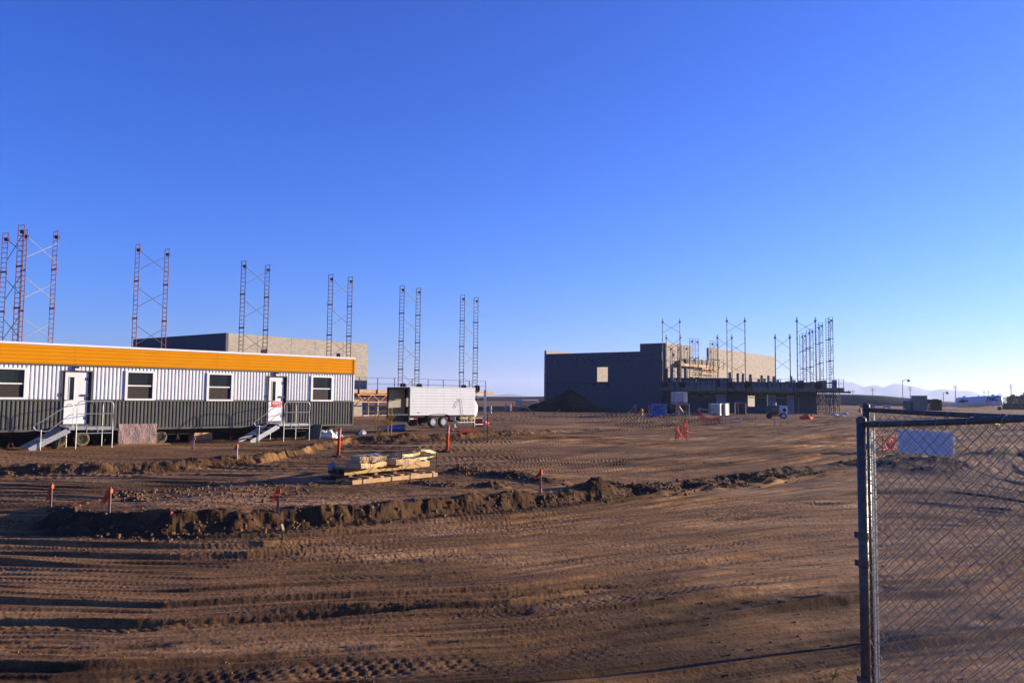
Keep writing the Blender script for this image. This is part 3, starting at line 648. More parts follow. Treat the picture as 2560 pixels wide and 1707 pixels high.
# ------------------------------------------------------------------ scaffold towers
def ladder(mb, c, ld, w_, z0, z1, r=0.03, sec=2.44, step=0.305):
    c = Vector((c[0], c[1], 0)); l = Vector((ld[0], ld[1], 0))*(w_/2)
    for s in (-1, 1): mb.tube(c+l*s+Vector((0,0,z0)), c+l*s+Vector((0,0,z1)), r, 6)
    z = z1-0.03; k = 0
    while z > z0+0.05:
        mb.tube(c-l+Vector((0,0,z)), c+l+Vector((0,0,z)), r*0.62, 5, caps=False)
        z -= step
    z = z1-sec
    while z > z0+0.3:
        for s in (-1, 1): mb.tube(c+l*s+Vector((0,0,z-.1)), c+l*s+Vector((0,0,z+.1)), r*1.5, 6)
        mb.bar(c-l+Vector((0,0,z)), c+l+Vector((0,0,z)), 0.05, 0.10); z -= sec
def tower(label, pa, pb, ld, w_, z0a, za, zb, m, group, carriage=None, bracem=None, brace_side=1, zmin=None):
    mid = ((pa[0]+pb[0])/2, (pa[1]+pb[1])/2)
    t = thing('scaffold_tower', label, 'scaffold tower', (mid[0], mid[1], z0a), 0, group)
    A = Vector((pa[0]-mid[0], pa[1]-mid[1], 0)); B = Vector((pb[0]-mid[0], pb[1]-mid[1], 0)); ld = Vector((ld[0], ld[1], 0)).normalized()
    ha, hb = za-z0a, zb-z0a
    for c, h in ((A, ha), (B, hb)):
        mb = MB(); ladder(mb, c, ld, w_, 0, h); lo = mb.build('ladder_frame', m, t)
        MB().box(c+ld*w_*0.25+Vector((0,0,h-0.42)), (0.2,0.2,0.2)).tube(c+ld*w_*0.1+Vector((0,0,h-.42)), c+ld*w_*0.45+Vector((0,0,h-.42)), 0.11, 8).build('pulley_block', M['dark'], lo)
        if carriage is not None:
            zc = carriage-z0a; d = (B-A).normalized()*0.32*(1 if c is A else 1)
            cb = MB(); cb.box(c+d+Vector((0,0,zc+0.3)), (0.42,0.42,0.66)).tube(c+d+Vector((-.25,0,zc+.3)), c+d+Vector((.25,0,zc+.3)), 0.2, 10).bar(c+Vector((0,0,zc+.05)), c+d*1.6+Vector((0,0,zc+.05)), .08)
            cb.build('winch', M['dark_frame'], lo)
    h = min(ha, hb); off = ld*(w_/2)*brace_side
    z = h-0.45; k = 0
    while z-1.25 > 0.2:
        bm_ = MB(); za_, zb_ = z, z-1.22
        bm_.tube(A+off+Vector((0,0,za_)), B+off+Vector((0,0,zb_)), 0.02, 5).tube(A+off+Vector((0,0,zb_)), B+off+Vector((0,0,za_)), 0.02, 5)
        bm_.build('cross_brace', bracem or M['brace'], t); z -= 2.44; k += 1
    return t
LR = Line(onz(1028, 1000, 0)[:2], 0); d_ = ray(1028, 950)
LR = Line((d_.x/d_.y*70.0, 70.0), math.radians(40.5))
LD = (math.cos(math.radians(37)), -math.sin(math.radians(37)))
G1 = 'scaffold towers standing in a row behind the trailer'
prs = [(335,409,610,622,'red_frame','scaffold tower left of the dark hall corner, reddish legs, second bay of the row'),
       (584,611,652,662,'brown_frame','scaffold tower in front of the bright hall wall near its left corner'),
       (823,872,685.5,692,'brown_frame','scaffold tower rising over the right end of the trailer'),
       (1003,1044,713.5,720,'dark_frame','scaffold tower rising behind the left half of the white box trailer'),
       (1155,1189,737,743,'dark_frame','last scaffold tower of the row, above the right end of the white box trailer')]
deckL = LR.hit(1000, 976).z
for xa, xb, ya, yb, mk, lab in prs:
    if xa == 584: xa, xb = 603, 663
    mid_t = (LR.t(xa, 850)+LR.t(xb, 850))/2
    a = LR.at(LR.t(xa, 850)); b = LR.at(LR.t(xb, 850))
    za, zb = aty(xa, ya, a.y).z, aty(xb, yb, b.y).z
    tower(lab, a, b, LD, 0.52, hz(a.x, a.y), za, zb, M[mk], G1, deckL)
# first bay and the return at the left edge
def at_d(px, D):
    d = ray(px, 700); return Vector((d.x/d.y*D, D))
a, b = at_d(57, 47.3), at_d(134, 49.3)
tower('first scaffold tower at the left edge, reddish, with thin crossed braces', a, b, LD, 0.62, hz(a.x, a.y), aty(57,575,47.3).z, aty(134,577,49.3).z, M['red_frame'], G1)
a, b = at_d(8, 48.6), at_d(47, 46.0)
tower('red scaffold tower cut by the left edge of the photo', a, b, (0.80, -0.2), 0.42, hz(a.x, a.y), aty(8,582,48.6).z, aty(47,562,46).z, M['red_frame'], G1, bracem=M['dark_frame'])

# right-hand front and rear rows
WR = Line((ray(1656, 950).x/ray(1656, 950).y*93.0, 93.0), math.radians(104))
WR2 = Line((ray(1666, 950).x/ray(1666, 950).y*95.2, 95.2), math.radians(104))
LDW = (math.sin(math.radians(13)), math.cos(math.radians(13)))
G2 = 'scaffold towers standing round the right hand building'
deckR = WR.hit(1800, 968).z
for ln, xa, xb, ya, yb, lab, car in [
    (WR,1656.3,1699.8,796,795.5,'edge-on scaffold tower at the left end of the front deck, against the dark hall corner',deckR),
    (WR,1817.8,1863,793,793,'tall edge-on scaffold tower in the middle of the front deck, above the bright wall',deckR),
    (WR,1993.5,2040,793,793,'tall edge-on scaffold tower with the ladder towers behind it, near the deck end',deckR),
    (WR2,1665.8,1701,836.5,835.5,'lower edge-on scaffold tower in front of the bright narrow wall by the hall corner',None),
    (WR2,1793.8,1830,835.5,835.5,'lower edge-on scaffold tower just left of the middle of the bright wall',None),
    (WR2,1938.5,1975.5,835,834.5,'lower edge-on scaffold tower with sky behind it, at the end of the bright wall',None)]:
    a, b = ln.at(ln.t(xa, 900)), ln.at(ln.t(xb, 900))
    tower(lab, a, b, LDW, 0.6, hz(a.x, a.y), aty(xa,ya,a.y).z, aty(xb,yb,b.y).z, M['dark_frame'], G2, car, M['dark_frame'])
ord_ = ['nearest and tallest ladder tower at the right end of the front deck', 'second ladder tower from the deck end, touching the tall edge-on tower', 'third ladder tower from the deck end, between the edge-on legs', 'farthest and lowest ladder tower behind the front deck end']
for (xa, xb, ya, yb, D), lab in zip([(2068,2074.5,796.5,792,88.3),(2042.5,2050,811,806,95.2),(2018.5,2026,825,821.5,101.6),(2001.5,2008,835,832,108.5)], ord_):
    b = at_d(xb, D); a = at_d(xa, D+2.0)
    tower(lab, a, b, (math.cos(math.radians(14)), -math.sin(math.radians(14))), 0.46, hz(a.x, a.y), aty(xa,ya,a.y).z, aty(xb,yb,b.y).z, M['dark_frame'], G2)
for (xa, xb, ya, yb, D, lab) in [(1697.5,1713.5,862,863.5,96.6,'short ladder tower against the bright narrow wall left of the roof gap'),(1727.5,1741,845,847,98.8,'ladder tower at the left edge of the gap in the bright wall'),(1778,1790.5,852,854,103.5,'ladder tower at the right edge of the gap in the bright wall')]:
    a, b = at_d(xa, D), at_d(xb, D+1.6)
    tower(lab, a, b, (0.9, -0.43), 0.42, hz(a.x, a.y), aty(xa,ya,a.y).z, aty(xb,yb,b.y).z, M['brown_frame'], G2)

# ------------------------------------------------------------------ scaffold decks
def deck(label, ln, x0, x1, ztop, wd, plankm, trussm, truss, posts, rail_h, back, plank_h=0.28, tower_posts=()):
    """planked deck along a line; local X runs along it, local Y away from the camera"""
    p = ln.at(ln.t(x0, 970)); L = ln.t(x1, 970)-ln.t(x0, 970)
    rz = math.atan2(ln.u.y, ln.u.x)
    t = thing('scaffold_deck', label, 'scaffold deck', (p.x, p.y, 0), rz, 'planked scaffold decks')
    y0, y1 = (0.35, 0.35+wd)
    n = 5; pb = MB(); rnd = random.Random(int(x0))
    for k in range(n):
        s = 0
        while s < L-0.05:
            e = min(L, s+rnd.uniform(3.2, 4.9)); ya = y0+wd*k/n; pb.b2(s, e-0.02, ya+.01, y0+wd*(k+1)/n-.01, ztop-0.05+rnd.uniform(-.012,.012), ztop+rnd.uniform(-.01,.01)); s = e
    pb.build('planks', plankm, t)
    MB().b2(0, L, y0-0.06, y0-0.01, ztop-plank_h, ztop+0.05).build('toe_board', plankm, t)
    for a, b in truss:
        ta, tb = ln.t(a, 985)-ln.t(x0, 970), ln.t(b, 985)-ln.t(x0, 970); zt_, zb_ = ztop-plank_h-0.1, ztop-plank_h-0.72; tm = MB()
        tm.bar((ta,y0,zt_), (tb,y0,zt_), .07, .09).bar((ta,y0,zb_), (tb,y0,zb_), .07, .07)
        k = max(2, round((tb-ta)/0.72)); 
        for i in range(k):
            s, e = ta+(tb-ta)*i/k, ta+(tb-ta)*(i+1)/k
            tm.bar((s,y0,zt_ if i % 2 == 0 else zb_), (e,y0,zb_ if i % 2 == 0 else zt_), .045)
        tm.build('truss', trussm, t)
    rp = []
    for px in posts:
        tt = ln.t(px, 960)-ln.t(x0, 970); rp.append(tt)
        MB().tube((tt,y0-.1,ztop-0.35), (tt,y0-.1,ztop+rail_h), 0.035, 6).build('guard_post', M['dark_frame'], t)
    for f in (1.0, 0.52):
        mb = MB()
        for a, b in zip(rp[:-1], rp[1:]):
            sg = rnd.uniform(-.06, .02); mb.path([(a,y0-.1,ztop+rail_h*f), ((a+b)/2,y0-.1,ztop+rail_h*f+sg), (b,y0-.1,ztop+rail_h*f)], 0.018, 5)
        if rp: mb.build('guard_rail', M['dark_frame'], t)
    return t, L, y0
dk, dkL, dkY = deck('long scaffold deck with orange trusses running behind the white box trailer', LR, 700, 1238, deckL, 1.3, M['plank'], M['orange_truss'], [(700,790),(800,888),(900,975),(985,1080),(1090,1180)], (720,760,812,860,903,949,991,1035,1075,1113,1155,1178,1219), 1.05, True)
deck('long grey scaffold deck carrying block stacks along the front of the right hand building', WR, 1648, 2112, deckR, 1.5, M['cmu_shaded'] if False else mat('shaded_grey_plank', (0.28,0.24,0.21), 0.85, var=0.2), M['yellow_metal'], [(1686,1818),(1862,1998)], (1650,1687,1740,1790,1835,1880,1920,1952,1985,2063,2098,2110), 1.0, False, plank_h=0.42)
# inner high deck by the gap
IN = Line((ray(1707, 910).x/ray(1707, 910).y*96.3, 96.3), PSI)
zin = IN.hit(1760, 913).z
deck('small high scaffold deck with pale planks beside the gap in the bright wall', IN, 1706, 1814, zin, 1.6, M['plank'], M['orange_truss'], [(1762,1806)], (1708,1730,1752,1772,1790,1803,1813), 1.0, False)

# ------------------------------------------------------------------ block stacks waiting on the decks
def block_stack(name_label, p, z0, wd, h, seed, rz, group, depth=0.42):
    rnd = random.Random(seed); t = MB(); n = max(1, round(h/0.2)); 
    for k in range(n):
        nb = max(1, round(wd/0.4)); 
        if k == n-1 and nb > 1: nb = max(1, nb-rnd.choice((0,1)))
        for i in range(nb):
            x = -wd/2+(i+.5)*wd/max(1, round(wd/0.4)); j = rnd.uniform(-.012, .012)
            t.box((x+j, j, k*h/n+h/n/2), (wd/max(1, round(wd/0.4))-.012, depth+rnd.uniform(-.02,.02), h/n-.012))
    o = t.build('block_stack', M['block'], None, loc=(p.x, p.y, z0)); o.rotation_euler = (0,0,rz)
    tag(o, name_label, 'block stack', group)
    return o
gs = 'stacks of concrete blocks on the decks'
WS = Line(WR.at(0)+Vector((0.25, 1.1)), math.radians(104)); rzw = math.atan2(WS.u.y, WS.u.x)
stacks = [(1662,1676,950),(1677,1683.5,945),(1686,1697,949),(1699,1710,951),(1712,1722,950),(1724,1735,952),(1737,1750,951),(1752,1764,951.5),(1766,1779,950),(1781,1792,951),(1800,1808,946),(1809,1818,951),
          (1821,1828,930),(1829,1839,953),(1841,1847.5,932),(1849,1853,953),(1854,1860,933.5),(1862,1871,951),(1872,1879,935),(1880,1891,953),(1893,1900,946),(1901,1907,937.5),(1908,1914,945),(1918,1924,938),(1925,1929,951),(1931,1939,940),(1941,1948,948),(1950,1962,954),(1963,1974,952),(1976,1981,940),(1982,1989,949),
          (1996,2009,950),(2012,2024,956),(2026,2036,953),(2043,2050,951),(2051,2066,950)]
WORDS = ['low','low','medium','tall','very tall','towering']
for i, (x0, x1, yt) in enumerate(stacks):
    a, b = WS.hit(x0, yt), WS.hit(x1, yt); wd = (Vector(b[:2])-Vector(a[:2])).length; h = max(0.3, (a.z+b.z)/2-deckR-0.05)
    where = 'left' if x1 < 1760 else ('middle' if x1 < 1900 else 'right')
    lab = ['grey block stack standing on the left third of the long front deck', 'grey block stack standing on the middle third of the long front deck', 'grey block stack standing on the right third of the long front deck'][0 if x1 < 1795 else (1 if x1 < 1935 else 2)]
    if yt < 942: lab = 'narrow ' + lab.replace('standing', 'sticking up high')
    block_stack(lab, (a+b)/2, deckR+0.02, wd, h, i, rzw, gs)
for i, (x0, x1, yt, yb) in enumerate([(1675,1683.4,919,944),(1692,1700,917.5,946),(1709.5,1717,919,947)]):
    q = Line(WR.at(0)+Vector((0.25, 2.7)), math.radians(104)); a, b = q.hit(x0, yt), q.hit(x1, yt); zb = q.hit(x0, yb).z
    o = block_stack(['dark block column nearest the hall corner on the stub wall', 'dark block column in the middle of three on the stub wall', 'dark block column farthest from the hall corner on the stub wall'][i], (a+b)/2, zb, (Vector(b[:2])-Vector(a[:2])).length, a.z-zb, 60+i, rzw, 'block columns on the stub wall')
q = Line(WR.at(0)+Vector((0.25, 2.7)), math.radians(104)); a, b = q.hit(1668, 944), q.hit(1830, 947); rz_ = math.atan2(q.u.y, q.u.x)
z0 = hz(a.x, a.y)-.2
o = thing('stub_wall', 'half built inner block wall just behind the front deck', 'wall', (a.x, a.y, 0), rz_)
m_ = MB(); wall_mb(m_, 'x', (Vector(b[:2])-Vector(a[:2])).length, z0, a.z, [], 0, 0.3); m_.build('courses', M['cmu_shaded'], o)
for i, (x0, x1, yt) in enumerate([(1712,1722,901),(1727,1733,897),(1735,1748,898.5),(1750,1757,897),(1759,1763,900),(1766,1776,899),(1779,1787,901),(1788,1794,904)]):
    a, b = IN.hit(x0, yt), IN.hit(x1, yt); p = (a+b)/2 + Vector((-.6,.5,0))
    block_stack('pale block stack on the small high deck by the wall gap', p, zin+.02, (Vector(b[:2])-Vector(a[:2])).length, max(.3, a.z-zin), 80+i, math.atan2(IN.u.y, IN.u.x), 'block stacks on the high deck')
# front wing wall under the right deck
W2 = Line(WR.at(-0.6)+Vector((0.3, 1.55)), math.radians(104)); p = W2.at(0); rz_ = math.atan2(W2.u.y, W2.u.x)
wing = thing('front_wing_wall', 'dark ground floor block wall under the long grey deck', 'building', (p.x, p.y, 0), rz_, 'unfinished concrete block buildings')
zw = hz(p.x, p.y)-.3; Lw = W2.t(2042, 1000); t0 = W2.t(1712, 1000)
def op(x0, x1, y0, y1): return loc_open(W2, x0, x1, y0, y1)
m_ = MB(); wall_mb(m_, 'x', Lw, zw, deckR+0.68, [op(1869.5,1887,989,1016), op(1918,1941,987,1036.5), op(1967,1985,988,1036.5), op(1789,1816,984,1036.5)], 0, 0.3, t0); m_.build('wall', M['cmu_shaded'], wing)
for x0, x1 in ((1790,1815.5),(1919,1940.5),(1968,1984.5)):
    a, b = W2.t(x0, 1000), W2.t(x1, 1000); MB().b2(a, b, 0.1, 0.25, zw, W2.hit(x0, 985).z-.02).build('opening_panel', mat('pale_blue_board', (0.36,0.38,0.42), 0.7, var=0.06), wing)
m_ = MB()
for x in (1657, 1672, 1684): 
    t = W2.t(x, 1000); m_.b2(t-.09, t+.09, 0.2, 0.4, zw, deckR-.3)
m_.build('shoring', M['brown_frame'], wing)
# red shoring frames under the deck end
SH = Line(WR.at(WR.t(2047, 980)), math.radians(104)); p = SH.at(0)
o = thing('shoring_frames', 'rusty red shoring frames crowded under the right end of the deck', 'shoring', (p.x, p.y, 0), math.atan2(SH.u.y, SH.u.x)); rnd = random.Random(5)
L_ = SH.t(2100, 990); zs = hz(p.x, p.y)
for k in range(6):
    mb = MB(); x = L_*k/5
    for yy in (0.3, 1.7): mb.tube((x,yy,zs), (x,yy,deckR-.3), .04, 6)
    for z in np.arange(zs+.5, deckR-.3, .55): mb.tube((x,.3,z), (x,1.7,z), .028, 5)
    mb.build('frame', M['brown_frame'], o)
for k in range(5):
    mb = MB(); x, x2 = L_*k/5, L_*(k+1)/5
    mb.tube((x,.3,zs+.4), (x2,.3,zs+2.2), .018, 5).tube((x2,.3,zs+.4), (x,.3,zs+2.2), .018, 5).build('cross_brace', M['brown_frame'], o)
MB().b2(-.2, L_+1.2, .3, 1.8, deckR-.52, deckR-.34).build('bearer', M['brown_frame'], o)
ld_ = MB(); ladder(ld_, (0.8, -0.25), (1, 0), .45, zs, zs+2.6, .03); ld_.build('wooden_ladder', M['plank'], o)
# blue drum on the deck end
p = WR.hit(2093, 972); o = thing('blue_drum', 'blue plastic drum standing on the right end of the front deck', 'drum', (p.x+.1, p.y+.9, deckR+.02))
MB().lathe([(.28,0),(.30,.03),(.30,.28),(.315,.30),(.30,.32),(.30,.58),(.315,.60),(.30,.62),(.30,.86),(.28,.89)], (0,0,0), 18).build('barrel', M['blue'], o); MB().lathe([(.30,.86),(.315,.88),(.315,.91)], (0,0,0), 18).build('rim', M['blue'], o)

# work in progress under the left deck
p = LR.at(LR.t(868, 1000)); UW = Line(p+Vector((-.9,1.1)), math.radians(40.5)); rz_ = math.atan2(UW.u.y, UW.u.x)
o = thing('classroom_wing_wall', 'unfinished block wall with openings under the orange trussed deck', 'building', (UW.p.x, UW.p.y, 0), rz_, 'unfinished concrete block buildings')
Lu = UW.t(1236, 1000)-UW.t(700, 1000)
zu = hz(UW.p.x, UW.p.y)-.2; ta = UW.t(700, 1000); m_ = MB()
wall_mb(m_, 'x', UW.t(1178, 1000), zu, deckL-0.15, [(UW.t(a,1000), UW.t(b,1000), zu+.35, deckL-.75) for a, b in ((907,921),(923,944),(947,973),(985,1010),(1040,1090),(1110,1130))], 0, .3, ta); m_.build('wall', M['cmu_light'], o)

# ------------------------------------------------------------------ office trailer
TP = Vector((-11.42323601, 38.73424513)); TA = 0.81390084; TL = Line(TP, TA); TRZ = math.pi/2-TA
# local frame: X along the wall (to the right), Y away from the camera, Z up
tr = thing('office_trailer', 'long site office trailer with yellow fascia above white ribs and dark grey skirt', 'office trailer', (TP.x, TP.y, 0), TRZ)
XL, XR = -20.5, 4.37; ZS, ZB, ZY, ZR = 0.918, 2.142, 3.585, 4.417; TW = 3.6
def tt(px, py=1000): return TL.t(px, py)
def ribs(x0, x1, z0, z1, holes, pitch=0.1524, depth=0.032, y=0.0):
    """vertical trapezoid ribs; holes: (a,b,zlo,zhi)"""
    mb = MB(); prof = []; x = x0
    while x < x1-1e-6:
        for dx, yy in ((0, 0), (0.062, 0), (0.088, depth), (0.126, depth), (0.1524, 0)):
            if x+dx <= x1+1e-6 and not (prof and abs(prof[-1][0]-x-dx) < 1e-6): prof.append((x+dx, y+yy))
        x += pitch
    cuts = sorted({*[h[0] for h in holes], *[h[1] for h in holes]})
    pr = []
    for a, b in zip(prof[:-1], prof[1:]):
        pr.append(a)
        for c in cuts:
            if a[0] < c < b[0]: pr.append((c, a[1]+(b[1]-a[1])*(c-a[0])/(b[0]-a[0])))
    pr.append(prof[-1])
    for a, b in zip(pr[:-1], pr[1:]):
        m = (a[0]+b[0])/2; spans = [(z0, z1)]
        for h in holes:
            if h[0] < m < h[1]:
                n2 = []
                for s, e in spans:
                    if h[2] > s: n2.append((s, min(e, h[2])))
                    if h[3] < e: n2.append((max(s, h[3]), e))
                spans = [q for q in n2 if q[1]-q[0] > 1e-4]
        for s, e in spans: mb.add([(a[0],a[1],s), (b[0],b[1],s), (b[0],b[1],e), (a[0],a[1],e)], [(0,1,2,3)])
    return mb
wins = [(-14.6, tt(64,980), 2.185, 3.40), (tt(314,960), tt(385.5,960), 2.165, 3.40), (tt(517.5,970), tt(581,970), 2.15, 3.41), (tt(777.5,980), tt(830.5,980), 2.155, 3.41)]
wins[0] = (wins[0][1]-1.65, wins[0][1], 2.185, 3.40)
doors = [(tt(151), tt(229)), (tt(665.5), tt(716.5))]
DZ0, DZ1 = 1.16, 3.35
hl = wins + [(a, b, 0, DZ1) for a, b in doors]
ribs(XL, XR-.06, ZB+.035, ZY-.05, hl).build('white_ribbed_siding', M['white_steel'], tr)
for xa_, xb_ in ((XL, doors[0][0]), (doors[0][1], doors[1][0]), (doors[1][1], XR-.06)): ribs(xa_, xb_, ZS+.045, ZB-.03, []).build('grey_ribbed_skirt', M['charcoal'], tr)
# core box behind the siding
cb = MB(); wall_mb(cb, 'x', XR-.05, ZS+.03, ZR-.1, [(a, b, DZ0-.1, DZ1) for a, b in doors]+wins, 0.045, .08, XL); cb.build('core_wall', M['charcoal'], tr)
body = MB(); body.b2(XL, XR-.05, TW-.08, TW, ZS+.03, ZR-.1).b2(XR-.10, XR-.03, 0.14, TW-.09, ZS+.03, ZR-.1).b2(XL, XR-.11, .126, TW-.09, ZS+.03, ZS+.15); body.build('shell', M['white_steel'], tr)
MB().b2(XL, XR-.02, -.05, TW+.02, ZR-.09, ZR-.03).build('roof', M['white_steel'], tr)
MB().b2(XL, XR+.01, -.085, -.052, ZR-.085, ZR-.002).build('roof_edge', M['white_paint'], tr)
# fascia: five horizontal laps with open ribs
fm = MB(); zh = (ZR-.09-ZY)/5
for k in range(5):
    z0 = ZY+k*zh; x = XL; rnd = random.Random(k)
    for x1 in (-15.1, -8.92, -2.98, XR-.10):
        pf = [(-.035, z0+.028), (-.060, z0+.034), (-.060, z0+zh-.022), (-.035, z0+zh-.004), (-.035, z0+zh), (0.02, z0+zh), (0.02, z0), (-.035, z0)]
        fm.extrude(pf, 'x', x, x1-.008); x = x1
fm.build('yellow_fascia', M['yellow'], tr)
MB().b2(XR-.09, XR+.02, -.075, .05, ZY, ZR-.09).build('fascia_corner', M['yellow'], tr)
MB().b2(XL, XR, -.055, 0.04, ZY-.055, ZY-.002).build('fascia_trim', M['charcoal'], tr)
wt = MB(); sk = MB()
xs = [XL]+[v for d in doors for v in d]+[XR-.055]
for a, b in zip(xs[0::2], xs[1::2]): wt.b2(a, b, -.018, .04, ZB-.035, ZB+.035); 
for a, b in zip(xs[0::2], xs[1::2]): sk.b2(a, b, -.02, .042, ZS-.03, ZS+.05)
wt.build('belt_trim', M['charcoal'], tr); sk.build('bottom_trim', M['charcoal'], tr)
MB().b2(XR-.062, XR+.005, -.03, .08, ZB, ZY-.06).build('white_corner_trim', M['white_paint'], tr)
MB().b2(XR-.062, XR+.004, -.03, .08, ZS-.03, ZB-.002).build('grey_corner_trim', M['charcoal'], tr)
for i, (a, b, z0, z1) in enumerate(wins):
    f = 0.075; fr = MB()
    fr.b2(a-.03, a+f, -.05, .10, z0-.02, z1).b2(b-f, b+.03, -.05, .10, z0-.02, z1).b2(a+f, b-f, -.05, .10, z1-f, z1).b2(a+f, b-f, -.05, .10, z0-.02, z0+f-.02)
    zm = (z0+z1)/2-.015; fr.b2(a+f, b-f, -.02, .06, zm-.028, zm+.028)
    wo = fr.build('window', M['white_paint'], tr)
    MB().b2(a+f, b-f, .035, .042, zm+.028, z1-f).build('pane', M['glass'], wo)
    MB().b2(a+f, b-f, .015, .02, z0+f-.02, zm-.028).build('insect_screen', M['screen'], wo)
    if i in (0, 3):
        bl = MB(); 
        for k in range(7):
            z = zm+.05+k*.07; bl.b2(a+f+(.0 if i == 0 else (b-a)*.62), b-f-(0.35 if i == 0 else 0.05), .031, .034, z, z+.008)
        bl.build('blind', mat('blind_green', (0.05,0.075,0.07), 0.7) , wo)
def door(a, b, notice):
    fr = MB(); y1 = .17
    fr.b2(a, a+.045, -.03, y1, DZ0-.08, DZ1).b2(b-.045, b, -.03, y1, DZ0-.08, DZ1).b2(a+.045, b-.045, -.03, y1, DZ1-.045, DZ1).b2(a+.045, b-.045, -.02, y1, DZ0-.08, DZ0)
    fo = fr.build('door_frame', M['charcoal'], tr)
    da, db = a+.15, b-.15
    MB().b2(a+.045, da, .10, .16, DZ0, DZ1-.045).b2(db, b-.045, .10, .16, DZ0, DZ1-.045).build('jamb', M['charcoal'], fo)
    leaf = MB().b2(da, db, .05, .10, DZ0+.01, DZ1-.05).build('door', M['white_paint'], tr, bevel=.004)
    wv = MB().b2(da+.17, da+.34, .043, .052, DZ1-1.20, DZ1-.27).build('vision_panel', M['glass'], leaf)
    ff = MB(); A, B, Z0, Z1 = da+.145, da+.365, DZ1-1.225, DZ1-.245
    ff.b2(A, da+.17, .038, .055, Z0, Z1).b2(da+.34, B, .038, .055, Z0, Z1).b2(da+.17, da+.34, .038, .055, Z0, DZ1-1.2).b2(da+.17, da+.34, .038, .055, DZ1-.27, Z1)
    ff.build('vision_frame', M['white_paint'], leaf)
    for z in (DZ0+.25, DZ0+1.05, DZ0+1.85): MB().b2(db-.10, db-.015, .036, .056, z-.06, z+.06).build('hinge', mat('grey_hinge', (0.10,0.10,0.13), 0.4, 0.5), leaf)
    MB().b2(db-.22, db+.02, .0, .052, DZ0+1.14, DZ0+1.22).build('door_closer', mat('closer_grey', (0.12,0.12,0.16), 0.4, 0.5), leaf)
    h = MB(); h.tube((da+.06,.05,DZ0+.98), (da+.06,-.03,DZ0+.98), .022, 8).tube((da+.06,-.03,DZ0+.98), (da+.19,-.03,DZ0+.98), .016, 8); h.build('handle', M['alu'], leaf)
    MB().b2(a-.03, a+.09, -.045, -.02, DZ0+1.13, DZ0+1.26).build('lock_box', M['dark'], leaf)
    if notice:
        no = MB().b2(da+.16, da+.82, .040, .0485, DZ0+.68, DZ0+.96).build('notice', M['notice_red'], leaf)
        tx = MB(); rnd = random.Random(2)
        for z, x0, x1, hh in ((.89,.20,.78,.03), (.845,.20,.70,.026), (.80,.30,.76,.026), (.76,.24,.62,.022), (.705,.42,.70,.02)):
            x = x0
            while x < x1:
                l = rnd.uniform(.03,.09); tx.b2(da+x, da+min(x+l, x1), .0375, .041, DZ0+z, DZ0+z+hh); x += l+.02
        tx.build('notice_writing', M['reflect'], leaf)
    xc = (a+b)/2-.02; lm = MB().b2(xc-.13, xc+.06, -.10, .0, 3.44, 3.53).build('porch_light', M['dark'], tr)
    MB().b2(xc-.10, xc+.10, -.11, -.005, 3.36, 3.437).build('lamp_lens', M['white_paint'], lm)
door(*doors[0], False); door(*doors[1], True)
# chassis, axles, wheels, jacks
ch = MB(); ch.b2(XL, XR-.3, .55, .70, .62, ZS-.04).b2(XL, XR-.3, TW-.7, TW-.55, .62, ZS-.04)
for k in range(16): x = XL+.6+k*1.55; ch.b2(x, x+.1, .71, TW-.71, .7, ZS-.06)
ch.build('chassis', M['black_steel'], tr)
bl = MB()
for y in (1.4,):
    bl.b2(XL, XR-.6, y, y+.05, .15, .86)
bl.build('underside_sheet', M['dark'], tr)  # near-black upright sheet below the floor, almost full trailer length
def wheel(x, y, z, r, wd, tyre, rimm, parent, dish=True, name='wheel'):
    c = Vector((x, y, z)); m = Matrix.Rotation(math.pi/2, 3, 'X')
    t = MB(); t.lathe([(r*.60, wd*.40), (r*.66, wd*.5), (r*.90, wd*.5), (r*.985, wd*.36), (r, 0.0), (r*.985, -wd*.36), (r*.90, -wd*.5), (r*.60, -wd*.45)], c, 28, m)
    o = t.build(name, tyre, parent, smooth=True); 
    rm = MB(); rm.lathe([(r*.595, wd*.42), (r*.60, wd*.49), (r*.56, wd*.49), (r*.50, wd*.2), (r*.30, wd*.18), (r*.22, wd*.34), (r*.12, wd*.36)] if dish else [(r*.58, wd*.40), (r*.59, wd*.47), (r*.54, wd*.47), (r*.50, -wd*.1), (r*.30, -wd*.15)], c, 24, m)
    ro = rm.build('rim', rimm, o, smooth=False)
    hb = MB()
    for k in range(5):
        a = k*2*math.pi/5; hb.box(c+Vector((math.cos(a)*r*.40, -wd*.21, math.sin(a)*r*.40)), (r*.14, wd*.05, r*.10))
    hb.lathe([(r*.10, wd*.30), (r*.10, wd*.46), (r*.05, wd*.48)], c, 12, m)
    hb.build('hub', rimm, ro)
    return o
for x in (tt(150,1098)+.05, tt(204,1098)+.1, tt(402,1092)+.1, tt(262,1098)):
    if abs(x-tt(262,1098)) > .01: wheel(x, .45, .53, .31, .2, M['dusty_rubber'], M['rim_dark'], tr, False)
    else: wheel(x, .95, .53, .31, .2, M['rubber'], M['rim_dark'], tr, False)
for px in (33, 455, 590, 640, 812, 850):
    x = tt(px, 1090); j = MB()
    for a in range(3): j.tube((x+.17*math.cos(a*2.1), .55+.17*math.sin(a*2.1), hz(-11+x*.7, 39+x*.69)-.02), (x, .55, .60), .018, 5)
    j.tube((x,.55,.5), (x,.55,.88), .022, 6).build('jack_stand', M['brown_frame'], tr)

